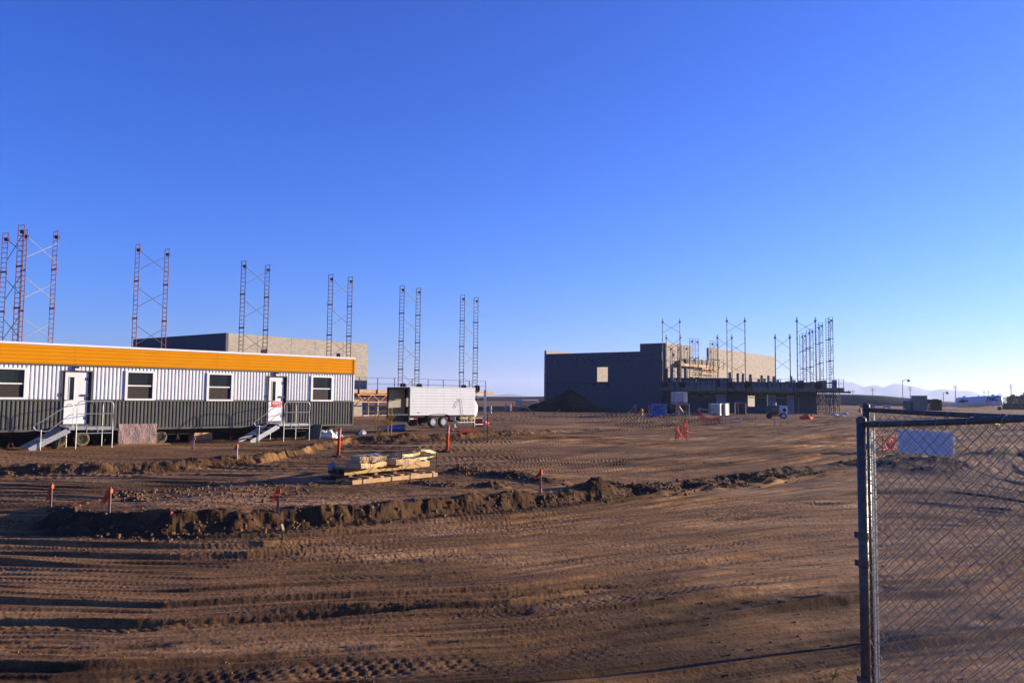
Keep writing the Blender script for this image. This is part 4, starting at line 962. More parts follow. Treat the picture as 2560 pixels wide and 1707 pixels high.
# ------------------------------------------------------------------ entry stairs
def stairs(dc, label, px_post):
    """landing in front of a door; local frame as the trailer"""
    p = TP + TL.u*dc; t = thing('entry_stairs', label, 'steps', (p.x, p.y, 0), TRZ, 'metal entry stairs of the office trailer')
    zg = hz(p.x+1, p.y-1)-.02; zl = DZ0-.07; D = 1.42; a, b = -.33, 1.0; r = .017
    lp = MB().b2(a-.25, b, -D, -.06, zl-.05, zl).build('landing', M['step_steel'], t)
    fr = MB().b2(a-.25, b, -D-.03, -D-.002, zl-.10, zl+.004).b2(b+.002, b+.03, -D, -.06, zl-.10, zl+.004); fr.build('landing_rim', M['alu'], t)
    for x, y in ((a,-D-.03), (b,-D-.03), (a,-.12), (b,-.12)):
        MB().tube((x,y,zg), (x,y,zl+.02), .020, 8).build('leg', M['alu'], t)
    bz = MB().tube((a,-D-.03,zg+.62), (b,-D-.03,zg+.62), .018, 6).tube((b,-D,zg+.62), (b,-.12,zg+.62), .018, 6).tube((.05,-D-.03,zg+.62), (.05,-D-.03,zl), .016, 6).tube((.45,-D-.03,zg+.62), (.45,-D-.03,zl), .016, 6); bz.build('leg_brace', M['alu'], t)
    zt = zl+1.02
    def loop(y, xa, xb):
        c = .16; pts = [(xa,y,zl)]+[(xa+c-c*math.cos(q), y, zt-c+c*math.sin(q)) for q in np.linspace(0, math.pi/2, 6)]+[(xb-c+c*math.sin(q), y, zt-c+c*math.cos(q)) for q in np.linspace(0, math.pi/2, 6)]+[(xb,y,zl)]
        return pts
    g = MB().path(loop(-D-.03, a, b), r, 8); g.tube((a,-D-.03,zl+.53), (b,-D-.03,zl+.53), r*.8, 8); g.build('guard_rail', M['alu'], t)
    c = .16; pts = [(b,-D+.02,zl), *[(b, -D+.02+c-c*math.cos(q), zt-c+c*math.sin(q)) for q in np.linspace(0, math.pi/2, 6)], *[(b, -.12-c+c*math.sin(q), zt-c+c*math.cos(q)) for q in np.linspace(0, math.pi/2, 6)], (b,-.12,zl)]
    g = MB().path(pts, r, 8); g.tube((b,-D+.02,zl+.53), (b,-.12,zl+.53), r*.8, 8); g.build('guard_rail', M['alu'], t)
    # flight going down to the left
    ns = 4; rise = (zl-zg)/(ns+1); run = .27; x0 = a-.25
    for y in (-D+.02, -.14):
        q0, q1 = Vector((x0+.02, y, zl-.10)), Vector((x0-run*(ns+.9), y, zg+.02))
        MB().bar(q0, q1, .035, .20).build('stringer', M['step_steel'], t)
    for k in range(ns): 
        x = x0-run*(k+.5); MB().b2(x-.14, x+.14, -D+.05, -.17, zl-rise*(k+1)-.03, zl-rise*(k+1)).build('tread', M['step_steel'], t)
    xe = x0-run*(ns+.4)
    for y in (-D-.03,):
        up = Vector((x0+.06, y, zl+.92)); lo = Vector((xe+.02, y, zg+1.0)); low2 = Vector((xe+.42, y, zg+.70)); mid = Vector((x0-.02, y, zl+.48))
        pts = [(x0+.12,y,zl), (x0+.12,y,zl+.78), (x0+.07,y,zl+.89), up+Vector((-.09,0,.0)), lo+Vector((.18,0,.09)), lo, lo+Vector((-.07,0,-.10)), lo+Vector((.02,0,-.22)), low2+Vector((-.05,0,.02)), low2+Vector((.08,0,.06)), mid, (x0+.10,y,zl+.5)]
        MB().path(pts, r*.9, 8).build('handrail', M['alu'], t)
        MB().tube((xe+.22,y,zg), (xe+.22,y,zg+.80), r, 8).build('handrail_post', M['alu'], t)
    return t
stairs((doors[0][0]+doors[0][1])/2, 'metal entry stairs at the left trailer door without a notice', None)
stairs((doors[1][0]+doors[1][1])/2, 'metal entry stairs at the right trailer door with the red notice', None)
def tloc(px, py, y=-0.5):
    """ground point near the trailer under a photo pixel"""
    return gnd(px, py)
p = gnd(138, 1121); o = thing('bucket', 'black plastic bucket on the dirt beside the left entry stairs', 'bucket', p, 0)
MB().lathe([(.13,0),(.17,.34),(.185,.345),(.185,.37),(.165,.37),(.15,.3),(.12,.02)], (0,0,0), 18).build('pail', M['rubber'], o)
MB().path([(.17*math.cos(q), .05, .34+.10*math.sin(q)) for q in np.linspace(0, math.pi, 9)], .006, 5).build('handle', M['wire'], o)
# wrapped panel pack leaning on a board
p0, p1 = gnd(295, 1113), gnd(390, 1111); e = (p1-p0); e.z = 0; Lp = e.length; o = thing('wrapped_panel_pack', 'cardboard wrapped stack of panels under crinkled clear plastic beside the trailer wheel', 'wrapped pack', (p0.x, p0.y, p0.z), math.atan2(e.y, e.x))
Hh = aty(340, 1059, (p0.y+p1.y)/2).z-p0.z
MB().b2(0.02, Lp-.02, .01, .34, .05, Hh-.02).build('panel_stack', M['card'], o)
rnd = random.Random(9); g = []
nx, nz_ = 40, 18
for j in range(nz_+1):
    row = []
    for i in range(nx+1):
        u, v = i/nx, j/nz_; amp = .030
        w_ = .007*math.sin(u*13+3*v*v)+.006*math.sin(u*6-v*5)+.008*rnd.random()
        row.append((u*Lp, -.015-abs(w_), .05+v*(Hh-.05)))
    g.append(row)
fl = mat('crinkled_clear_wrap', (0.52,0.37,0.30), 0.22, var=0.15, scale=2.5, bump=0.7, bscale=5, spec=0.5, dirt=(0.42,0.20,0.09), dscale=1.6, damt=0.9)
MB().sheet(g).b2(0, Lp, -.012, .36, Hh-.02, Hh).b2(Lp-.015, Lp+.01, -.012, .36, .05, Hh-.021).b2(-.01, .015, -.012, .36, .05, Hh-.021).build('plastic_wrap', fl, o, smooth=False)
MB().b2(-.15, Lp+.55, -.30, .5, -.02, .035).build('base_board', M['ply'], o)
# crate of boards under the trailer
p = gnd(517, 1098); p = TP+TL.u*tt(518, 1085); o = thing('timber_bundle', 'small bundle of yellowish boards lying under the middle of the trailer', 'timber', (p.x, p.y, hz(p.x,p.y)), TRZ)
bd = MB()
for k in range(6): bd.box((0, .75, .16+.05*k), (.95-.02*k, .5, .045), rz=.12)
bd.build('boards', M['wood'], o); MB().b2(-.5, .5, .6, .9, 0, .13).build('bearer', M['ply'], o)
# leaning grey board and rubbish by the right end
p0, p1 = gnd(764, 1097), gnd(800, 1097); e = p1-p0; o = MB(); zt = aty(772, 1061, p0.y+.2).z
nrm = Vector((-e.y, e.x, 0)).normalized()*.22; up = Vector((0,0,zt-p0.z))
q = [p0, p1, p1+nrm+up-e*.06, p0+nrm+up-e*.14]; th = -nrm.normalized()*.03
o = MB().add([*q, *[v+th for v in q]], [(0,1,2,3),(7,6,5,4),(0,4,5,1),(1,5,6,2),(2,6,7,3),(3,7,4,0)]).build('leaning_board', M['grey_panel'])
tag(o, 'grey green square board leaning on the trailer skirt right of the stairs', 'board')
def rubbish(name, label, cat, px, py, wd, h, seed, m, parent=None):
    p = gnd(px, py); rnd = random.Random(seed); vs = []; nu, nv = 14, 8
    for j in range(nv+1):
        for i in range(nu):
            a = 2*math.pi*i/nu; b = math.pi/2*j/nv; k = .75+.45*rnd.random()
            vs.append((wd/2*math.cos(a)*math.cos(b)*k, wd/2.4*math.sin(a)*math.cos(b)*k, h*math.sin(b)*k-.01))
    fs = [(j*nu+i, j*nu+(i+1) % nu, (j+1)*nu+(i+1) % nu, (j+1)*nu+i) for j in range(nv) for i in range(nu)]
    o = MB().add(vs, fs).build(name, m, loc=p); return tag(o, label, cat)
rubbish('plastic_sheet', 'crumpled white plastic sheet on the ground under the right end of the trailer', 'plastic sheet', 818, 1096, 1.1, .42, 4, M['bag'])
rubbish('rubbish_sack', 'torn white sack beside the delineator, right of the plastic sheet', 'sack', 840, 1094, .8, .28, 6, M['bag'])
rubbish('white_rag', 'small white bundle lying on the dirt between the trailer and the box trailer', 'bundle', 906, 1087, .42, .26, 8, M['bag'])
rubbish('dark_bag', 'dark bag lying against the small white bundle', 'bag', 899, 1087, .5, .24, 9, M['rubber'])
p = gnd(858, 1085); o = MB().bar((-.9,0,.2), (1.1,.5,.26), .5, .04).build('cover_sheet', M['grey_panel'], loc=p); tag(o, 'flat grey sheet lying under the right end of the trailer', 'sheet')

# ------------------------------------------------------------------ markers: delineators, stakes, nets
def delineator(px, py, ptop, label, group, first=None):
    p = gnd(px, py); h = aty(px, ptop, p.y).z-p.z
    t = thing('delineator_post', label, 'delineator', p, 0, group); s = h/1.07
    MB().lathe([(.23*s,0),(.23*s,.04*s),(.19*s,.07*s),(.07*s,.09*s)], (0,0,0), 8).build('base', M['rubber'], t)
    po = MB().lathe([(.062*s,.06*s),(.055*s,h*.93),(.050*s,h*.95),(.062*s,h*.96),(.06*s,h*.985),(.03*s,h)], (0,0,0), 14).build('post', M['orange'], t, smooth=True)
    for z in (.70, .83): MB().lathe([(.0625*s,h*z),(.0615*s,h*(z+.085))], (0,0,0), 14).build('reflective_band', mat('dull_reflective_band', (0.35,0.35,0.37), 0.35) if True else M['reflect'], po)
    t.rotation_euler = (math.radians(1.5), math.radians(2.5), 0)
    return t
delineator(845, 1143, 1069, 'orange delineator post in front of the right end of the office trailer', 'orange delineator posts')
delineator(1117, 1130, 1062, 'orange delineator post in front of the wheels of the white box trailer', 'orange delineator posts')
delineator(1588, 1040, 1010, 'far orange delineator post just left of the yellow hydrant', 'orange delineator posts')
delineator(1621, 1040, 1012, 'far orange delineator post between the hydrant and the blue bags', 'orange delineator posts')
def stake(px, pbot, ptop, label, m, flag=None, wpx=None, lean=0.0, grp='survey stakes', foot=None, lathw=.045):
    p = gnd(px, pbot); h = aty(px, ptop, p.y).z-p.z
    t = thing('survey_stake', label, 'survey stake', p, 0, grp); t.rotation_euler = (0, lean, random.Random(px).uniform(-.5,.5))
    MB().b2(-lathw/2, lathw/2, -.008, .008, -.15, h).build('lath', m, t)
    if flag:
        fm, n, fl = flag; mb = MB(); rnd = random.Random(px+1)
        fl *= (1.0 if px == 694 else 1.35); mb.b2(-lathw*.8, lathw*.8, -.025, .025, h*.78, h*.92)
        for k in range(n):
            z = h*.86; pts = []; dx = rnd.uniform(-.06, .0); 
            for i in range(6):
                f = i/5; pts.append((dx*i*.35-.02*i*.3, -.02+.015*math.sin(i*2+k), z-fl*f))
            g = [[(x-.045, y, zz), (x+.03, y+.015, zz-.01)] for x, y, zz in pts]; mb.sheet(g)
        mb.build('flagging', fm, t, solid=.003)
    if foot:
        MB().b2(-lathw*.7, lathw*.7, -.015, .015, .02, .10).build('foot_ribbon', foot, t)
    return t
stake(127, 1268, 1206, 'stake with an orange flag at the left tip of the raised dirt island', M['old_wood'], (M['flag'], 3, .22))
stake(273, 1281, 1217, 'short stake with a small orange flag, second from the left on the dirt island', M['old_wood'], (M['flag'], 3, .16))
stake(694, 1289, 1215, 'stout brown stake with an orange flag on the edge of the dark cut bank', M['old_wood'], (M['flag'], 4, .20), lathw=.05)
stake(1351, 1232, 1172, 'grey stake with an orange top and pink ribbon right of the pallet', M['old_wood'], (M['flag'], 1, .10), foot=M['pink'])
stake(481, 1124, 1091, 'leaning pale stake with pink ends in front of the trailer middle', M['pale_wood'], (M['pink'], 1, .1), lean=.12, foot=M['pink'], lathw=.06)
stake(592, 1147, 1109, 'white lath with an orange flag and pink foot in front of the right entry stairs', M['pale_wood'], (M['flag'], 2, .1), foot=M['pink'], lathw=.05)
stake(1218, 1108, 1034, 'thin brown stake with a pale crosspiece right of the white box trailer', M['old_wood'], None)
o = bpy.context.scene.objects['survey_stake.006'] if 'survey_stake.006' in bpy.data.objects else None
gf = 'thin pale stakes in a row before the right hand building'
for i, (x, yb, yt, lab) in enumerate([(1789,1065,1048,'short stake at the right foot of the orange net'),(1812,1063,1036,'thin grey stake right of the wide orange net'),(1828.5,1069,1040,'pale stake with pink ends, second right of the wide orange net'),(1852,1068,1040,'pale stake with pink ends, midway between the wide net and the mixer'),(1889,1064,1040,'white stake with a pink top, alone left of the mixer'),(1936,1065,1047,'short white stake just in front of the mixer'),(1951,1063,1041,'pale pink stake under the mixer wheel'),(1969,1060,1036,'pale pink stake right of the mixer')]):
    stake(x, yb, yt, lab, M['pale_wood'], None, grp=gf, foot=M['pink'] if i in (0,2,3,6,7) else None, lathw=.055)
def net(pa, pb, ta, tb, label, sag, seed, post_top=None, cell=.09, drop=0.02, mat_=None, top_l=0, top_r=0):
    """pa,pb: foot pixels of the two rods; ta,tb: rod top pixel rows; top_l/top_r: fraction where the net hangs on each rod"""
    A, B = gnd(*pa), gnd(*pb); ha, hb = aty(pa[0], ta, A.y).z-A.z, aty(pb[0], tb, B.y).z-B.z
    t = thing('safety_net', label, 'safety net', A, 0, 'orange safety nets'); b = B-A; rnd = random.Random(seed); L = b.length
    for q, h in ((Vector((0,0,0)), ha), (b, hb)): MB().tube(q+Vector((0,0,-.1)), q+Vector((0,0,h)), .014, 6).build('rod', M['dark_frame'], t)
    nrm = Vector((-b.y, b.x, 0)).normalized(); nu = max(6, int(L/cell)); nv = 14; mb = MB(); G = []
    for i in range(nu+1):
        u = i/nu; top = (ha*top_l*(1-u)+hb*top_r*u)*(1-sag*4*u*(1-u)); low = drop+.05*rnd.random(); col = []
        for j in range(nv+1):
            v = j/nv; off = .10*math.sin(u*9+v*4+seed)*math.sin(math.pi*v)+.04*rnd.uniform(-1,1)
            col.append(b*u+nrm*off+Vector((0,0,low+(top-low)*v)))
        G.append(col)
    for i in range(nu+1):
        for j in range(nv): mb.bar(G[i][j], G[i][j+1], .028, .012)
    for i in range(nu):
        for j in range(nv+1): mb.bar(G[i][j], G[i+1][j], .036, .012)
    mb.build('mesh', mat_ or M['net'], t)
    return t
net((1690,1107), (1717,1106), 1046, 1045, 'narrow orange net between two rods standing alone in the open dirt', .15, 1, cell=.07, drop=.18, top_l=.62, top_r=1.0)
net((1746,1056), (1803,1056), 1022, 1036, 'wide sagging orange net in front of the white plastic totes', .55, 2, cell=.10, top_l=.95, top_r=.8)
net((2207,1133), (2240,1128), 1086, 1084, 'orange net seen through the gate left of the white board', .15, 3, cell=.07, drop=.1, top_l=.8, top_r=.9)
def tape(pts, label, wd=.075, twist=0):
    mb = MB(); g = []; n = len(pts); cum = 0
    P = [Vector(p) for p in pts]; c = P[0].copy()
    for i, p in enumerate(P):
        a = twist*i; g.append([p-c+Vector((0, math.sin(a)*wd/2, math.cos(a)*wd/2)), p-c-Vector((0, math.sin(a)*wd/2, math.cos(a)*wd/2))])
    mb.sheet(g); o = mb.build('caution_tape', M['tape'], None, loc=c, solid=.002); return tag(o, label, 'caution tape')
def sagline(a, b, sag, n=14): return [a.lerp(b, i/n)-Vector((0,0,sag*4*(i/n)*(1-i/n))) for i in range(n+1)]
A = gnd(1281,1032); A.z = aty(1281,1008,A.y).z; B = gnd(1313,1036); B.z = aty(1313,1013.5,B.y).z; C_ = gnd(1400,1038); C_.z = aty(1400,1023,C_.y).z
tape(sagline(A, B, .1)+sagline(B, C_, .9)[1:], 'yellow tape drooping across the front of the dirt pile', .11)
A = gnd(1692,1103); a1 = A.copy(); a1.z = aty(1690,1063,A.y).z; b1 = gnd(1669,1100); tape(sagline(a1, b1+Vector((0,0,.03)), .05), 'yellow tape trailing to the ground from the narrow orange net', .08)
A = gnd(1746,1056); a1 = A.copy(); a1.z = aty(1746,1021,A.y).z; B = gnd(1790,1056); b1 = B.copy(); b1.z = aty(1790,1024.5,B.y).z; tape(sagline(a1, b1, .03), 'taut yellow tape above the wide sagging orange net', .08)
A = gnd(1558,1036); B = gnd(1588,1040); a1 = A.copy(); b1 = B.copy(); b1.z = aty(1586,1012,B.y).z; tape(sagline(b1, a1, .2), 'faint yellow tape hanging left from the far delineator post', .06)
# small posts around the dirt pile
for i, (x, yb, yt, r, m, lab, cat) in enumerate([(1211.5,1069,976,.075,'alu','tall square steel post standing right of the white box trailer','post'),(1226.5,1034,1014,.10,'pipe_pale','short pale pipe standing just right of the tall steel post','pipe'),(1264.5,1025,1008,.08,'pipe_pale','left of two pale pipes beside the orange stake by the dirt pile','pipe'),(1276,1028,1010,.08,'pipe_pale','pale pipe touching the orange stake by the dirt pile','pipe'),(1299,1017,1010,.07,'pipe_pale','short pale pipe in front of the beige container','pipe')]):
    p = gnd(x, yb); h = aty(x, yt, p.y).z-p.z; o = thing('steel_post' if i == 0 else 'pipe_stub', lab, cat, p)
    mb = MB(); (mb.b2(-r,r,-r,r,-.1,h) if i == 0 else mb.lathe([(r,-.1),(r,h-.02),(r*.9,h)], (0,0,0), 12)); mb.build('shaft', M[m], o)
    MB().b2(-r*1.15,r*1.15,-r*1.15,r*1.15,h,h+.02).build('cap', M[m], o)
stake(1281, 1030, 1006, 'orange painted stake beside two pale pipes left of the dirt pile', M['flag'], None, lathw=.09)
stake(1313, 1036, 1012, 'thin rod holding up the yellow tape before the dirt pile', M['old_wood'], None, lathw=.05)

# ------------------------------------------------------------------ dirt pile and beige container
p = aty(1420, 1037, 93.0); k = p.y/F*1.03; n1, n2 = 90, 60; g = []
for j in range(n2+1):
    row = []
    for i in range(n1+1):
        u, v = i/n1, j/n2; x = (u-.5)*250*k; y = (v-.5)*9.5
        cx = x/k; prof = np.interp(cx, [-125,-105,-70,-40,-15,0,14,28,50,80,110,125], [0,7,24,33,45,53,52,45,24,10,2,0])*k
        rr = max(0, 1-abs(2*v-1)**1.5); nn = float(fbm(np.array([x*.7]), np.array([y*.7]), 5, 13)[0])
        h = prof*rr**.9*(1+.22*nn)+.12*nn*(rr > 0.05)
        row.append((x, y, max(-.25, h-.05 if 0 < i < n1 and 0 < j < n2 else -.25)))
    g.append(row)
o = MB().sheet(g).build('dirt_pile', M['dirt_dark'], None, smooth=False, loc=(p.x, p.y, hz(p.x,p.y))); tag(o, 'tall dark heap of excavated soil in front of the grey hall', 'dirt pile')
p = gnd(1325, 1016); p = aty(1325, 1015, 128); o = thing('beige_container', 'pale beige storage container half hidden behind the left side of the dirt pile', 'container', (p.x, p.y, hz(p.x,p.y)), .45)
k = 128/F
MB().b2(-22*k, 22*k, 0, 2.4, .1, 15*k).build('box', M['bin_beige'], o); MB().b2(-22.4*k, 22.4*k, -.05, 2.45, 15*k+.002, 15*k+.12).build('roof', M['white_paint'], o)
cm = MB()
for i in range(9): cm.b2(-21*k+i*5*k, -20.2*k+i*5*k, -.03, -.002, .15, 15*k-.05)
cm.build('ribs', M['bin_beige'], o)

# ------------------------------------------------------------------ yellow hydrant, blue bags, totes, mixer
p = gnd(1604, 1039); h = aty(1604, 1020, p.y).z-p.z; s = h/.75; o = thing('fire_hydrant', 'yellow fire hydrant between two far orange posts', 'hydrant', p)
MB().lathe([(.19*s,0),(.19*s,.04*s),(.12*s,.05*s),(.115*s,.45*s),(.16*s,.47*s),(.16*s,.5*s),(.13*s,.6*s),(.07*s,.68*s),(.035*s,.7*s),(.035*s,.75*s)], (0,0,0), 16).build('barrel', M['hydrant'], o, smooth=True)
for a in (0, math.pi, -math.pi/2):
    d = Vector((math.cos(a), math.sin(a), 0)); MB().tube(d*.09*s+Vector((0,0,.38*s)), d*.2*s+Vector((0,0,.38*s)), .065*s, 10).build('outlet', M['hydrant'], o)
def pixbox(xc, yb, x0, x1, yt): 
    p = gnd(xc, yb); k = p.y/F; return p, (x1-x0)*k, (yb-yt)*k
p, wd, h = pixbox(1650, 1042, 1633, 1669, 1010); o = thing('wrapped_bag_pallet', 'tall pallet of bags wrapped in blue film near the hydrant', 'pallet of bags', p, .15)
rnd = random.Random(3)
for k in range(7):
    mb = MB(); z = .14+k*(h-.14)/7
    for i in range(3): mb.box((-wd/3+i*wd/3+rnd.uniform(-.03,.03), .4+rnd.uniform(-.05,.05), z+(h-.14)/14), (wd/3-.03, .95, (h-.14)/7-.025))
    mb.build('bag_layer', M['blue_wrap'], o, bevel=.05)
MB().b2(-wd/2, wd/2, -.05, .9, 0, .03).b2(-wd/2, wd/2, -.05, .9, .09, .12).b2(-wd/2, -wd/2+.1, -.04, .89, .031, .089).b2(-.05,.05,-.04,.89,.031,.089).b2(wd/2-.1, wd/2, -.04, .89, .031, .089).build('pallet', M['wood'], o)
p, wd, h = pixbox(1633, 1042, 1622, 1640, 1036); o = MB()
for k in range(3): o.box((k*.5-.5, k*.05, .12), (.46, .7, .2))
o = o.build('blue_bags', M['blue_wrap'], None, bevel=.05, loc=p); tag(o, 'low row of blue wrapped bags lying left of the blue pallet', 'bags')
p, wd, h = pixbox(1674, 1035, 1668, 1681, 1019); 
o = MB().box((0,0,h*.5), (wd,.5,h), rz=.2).box((wd*.35,-.1,h*.2), (wd*.5,.4,h*.4), rz=.5).build('white_sack', M['white_paint'], None, bevel=.04, loc=p); tag(o, 'bright white sack standing right of the blue pallet', 'sack')
def tote(label, px, yb, x0, x1, yt, rz, lift=None, group='white plastic totes', dark=False):
    p, wd, h = pixbox(px, yb, x0, x1, yt); d = wd if wd > 1 else 1.1
    if lift is not None: p.z += lift
    t = thing('plastic_tote', label, 'liquid tote', p, rz, group)
    w2 = wd/2
    MB().b2(-w2+.04, w2-.04, .06, d-.06, .16, h-.02).tube((0,d/2,h-.02), (0,d/2,h+.03), .12, 12).build('tank', mat('dim_translucent_plastic', (0.33,0.34,0.36), 0.4) if dark else M['bin_white'], t, bevel=.06)
    cg = MB()
    for i in range(6):
        x = -w2+2*w2*i/5; cg.tube((x,0.02,.14), (x,0.02,h), .014, 5).tube((x,d-.02,.14), (x,d-.02,h), .014, 5)
        y = d*i/5; cg.tube((-w2,y,.14), (-w2,y,h), .014, 5).tube((w2,y,.14), (w2,y,h), .014, 5)
    for z in np.linspace(.18, h, 5):
        cg.tube((-w2,0,z), (w2,0,z), .014, 5).tube((-w2,d,z), (w2,d,z), .014, 5).tube((-w2,0,z), (-w2,d,z), .014, 5).tube((w2,0,z), (w2,d,z), .014, 5)
    cg.build('cage', M['cage'], t)
    pb = MB().b2(-w2, w2, 0, d, .10, .13)
    for x in (-w2+.06, 0, w2-.06): pb.b2(x-.06, x+.06, .01, d-.01, 0, .098)
    pb.build('pallet_base', M['cage'], t); MB().tube((0,.03,.2), (0,-.1,.2), .05, 8).build('valve', M['dark'], t)
    return t
tote('white caged tote with a grimy dark side, right of the wide orange net', 1788, 1038, 1776, 1801, 1009, -.55)
tote('white caged tote on the right of the pair beside the wide net', 1809, 1038, 1803, 1814, 1009, -.55)
tote('cloudy grey tote standing behind the wide orange net', 1781, 1036, 1771, 1790, 1009, -.3, dark=True)
# equipment group left of the net: frame stack with a tote on top
p, wd, h = pixbox(1706, 1040, 1690, 1721, 1011); o = thing('frame_rack', 'pile of steel scaffold frames on end carrying a white tote', 'frame rack', p, .2); rnd = random.Random(8)
for k in range(7):
    fr = MB(); y = k*.16; x0 = -wd/2+rnd.uniform(-.1,.1); x1 = wd/2+rnd.uniform(-.1,.1)
    fr.tube((x0,y,0), (x0,y,h), .03, 6).tube((x1,y,0), (x1,y,h), .03, 6).tube((x0,y,h-.02), (x1,y,h-.02), .03, 6).tube((x0,y,h*.4), (x1,y,h*.4), .025, 6).tube((x0,y,.1), (x1,y,.1), .025, 6).build('frame', M['pipe_pale'] if k == 0 else M['dark_frame'], o)
MB().b2(-wd/2-.1, wd/2+.1, -.1, 1.2, h+.01, h+.06).build('shelf', M['plank'], o)
tote('white caged tote raised high on the rack of steel frames', 1704, 1040, 1689, 1719, 1011, .2, lift=h+.07)
p, wd, h = pixbox(1679, 1036, 1674, 1693, 1004); o = thing('generator', 'black box shaped machine between the white sack and the frame rack', 'machine', p, .1)
MB().b2(-wd/2, wd/2, 0, 1.0, .22, h).build('housing', M['black_steel'], o, bevel=.04); MB().b2(-wd*.3, wd*.3, -.012, -.002, h*.5, h*.75).build('vent', M['charcoal'], o); MB().b2(-wd/2-.1, wd/2+.1, .1, .25, .1, .215).build('skid', M['rubber'], o)
A = gnd(1694, 1037); hh = aty(1695, 993, A.y).z-A.z; o = MB().bar(A, A+Vector((.25,.35,hh)), .28, .04).build('leaning_plank', M['plank']); tag(o, 'pale plank leaning upright against the frame rack', 'plank')
A = gnd(1704, 1037); o = MB().bar(A+Vector((.3,-.3,0)), A+Vector((-.25,.1,.9)), .26, .04).build('leaning_plank', M['plank']); tag(o, 'shorter brown plank slanting across the front of the frame rack', 'plank')
# dark open steel box
p, wd, h = pixbox(1855, 1037, 1846, 1865, 1007); o = thing('steel_crate', 'dark upright rusty mesh crate in front of the wing wall', 'crate', p, .1)
fr = MB()
for x in (-wd/2, wd/2):
    for y in (0, .9): fr.tube((x,y,0), (x,y,h), .035, 6)
for z in (.05, h): 
    for y in (0, .9): fr.tube((-wd/2,y,z), (wd/2,y,z), .035, 6)
    for x in (-wd/2, wd/2): fr.tube((x,0,z), (x,.9,z), .035, 6)
fr.build('frame', M['cage'], o); MB().b2(-wd/2+.04, wd/2-.04, .05, .86, .06, h-.05).build('load', M['brown_frame'], o)
# hall side clutter: white pipes and bench near doorway
p = gnd(1508, 1032); p = aty(1508, 1027, 101); o = thing('concrete_ledge', 'low pale concrete step at the hall doorway', 'step', (p.x,p.y,hz(p.x,p.y)), RZ+math.pi/2)
MB().b2(-1.0, .8, -.4, .3, 0, .25).b2(-.6, .8, -.39, .29, .251, .42).build('slab', M['concrete'], o)
# mortar mixer
p = gnd(1943, 1047); k = p.y/F; o = thing('mortar_mixer', 'towable mortar mixer with crusted drum and white engine cowl in front of the wing wall', 'mixer', p, -.25)
W_ = 46*k; Hm = 34*k; wr = Hm*.20
m = Matrix.Rotation(math.pi/2, 3, 'Y')
MB().lathe([(.02,-W_*.5),(Hm*.30,-W_*.48),(Hm*.36,-W_*.35),(Hm*.36,W_*.05),(Hm*.30,W_*.1)], (-W_*.02,.4,Hm*.66), 20, m).build('drum', M['mixer_grey'], o, smooth=True)
MB().b2(-W_*.46, W_*.1, .1, .7, Hm*.84, Hm*.98).build('drum_grate', M['mixer_grey'], o)
pf = [(W_*.12,Hm*.42),(W_*.40,Hm*.36),(W_*.40,Hm*.24),(W_*.52,Hm*.24),(W_*.52,Hm*.85),(W_*.46,Hm*.97),(W_*.12,Hm*1.0)]
MB().add([], []).extrude([(a, b) for a, b in pf], 'y', 0.05, .8) .build('engine_cowl', M['white_paint'], o, bevel=.02) if False else None
mb = MB(); n_ = len(pf); mb.add([(a,.05,b) for a,b in pf]+[(a,.8,b) for a,b in pf], [(i,(i+1)%n_,n_+(i+1)%n_,n_+i) for i in range(n_)]+[tuple(range(n_)), tuple(range(2*n_-1,n_-1,-1))]); cw = mb.build('engine_cowl', M['white_paint'], o, bevel=.02)
MB().lathe([(Hm*.13,-.012),(Hm*.13,0.01)], (W_*.38,.05,Hm*.66), 18, Matrix.Rotation(math.pi/2,3,'X')).build('cowl_opening', M['dark'], cw)
MB().bar((-W_*.5,.4,Hm*.24), (W_*.5,.4,Hm*.24), .12, .10).bar((-W_*.35,.05,Hm*.22), (-W_*.1,.05,Hm*.22), .06).build('frame', M['red'], o)
wheel(W_*.32, -.02, wr*1.15, wr*1.15, .2, M['rubber'], M['bin_white'], o); wheel(W_*.32, .9, wr*1.15, wr*1.15, .2, M['rubber'], M['bin_white'], o)
wheel(-W_*.42, .0, wr, wr, .2, M['rubber'], M['rim_dark'], o)
MB().tube((-W_*.05,.3,Hm*.9), (-W_*.05,.3,Hm*1.2), .03, 6).build('exhaust', M['alu'], o)
# orange tangle and far cones
rubbish('orange_netting_heap', 'crumpled heap of orange netting on the dirt right of the mixer', 'netting', 2016, 1048, 1.3, .42, 12, M['flag'])
p = gnd(2150, 1033); h = aty(2150, 1021, p.y).z-p.z; o = thing('orange_barrel', 'orange barrel on the dirt left of the gate post', 'barrel', p); MB().lathe([(h*.36,0),(h*.36,h*.08),(h*.3,h*.09),(h*.27,h*.5),(h*.22,h*.95),(h*.1,h)], (0,0,0), 14).build('body', M['flag'], o); MB().lathe([(h*.285,h*.35),(h*.277,h*.5)], (0,0,0), 14).build('band', M['orange'], o)
for i, (x, y, wd) in enumerate([(2087,1039,.9),(2104,1041,.7),(2112,1036,1.0)]):
    rubbish('rubble', ['pale rubble under the red shoring frames','pale rubble right of the shoring frames','rubble in front of the dark embankment end'][i], 'rubble', x, y, wd, .2, 30+i, M['bag'])

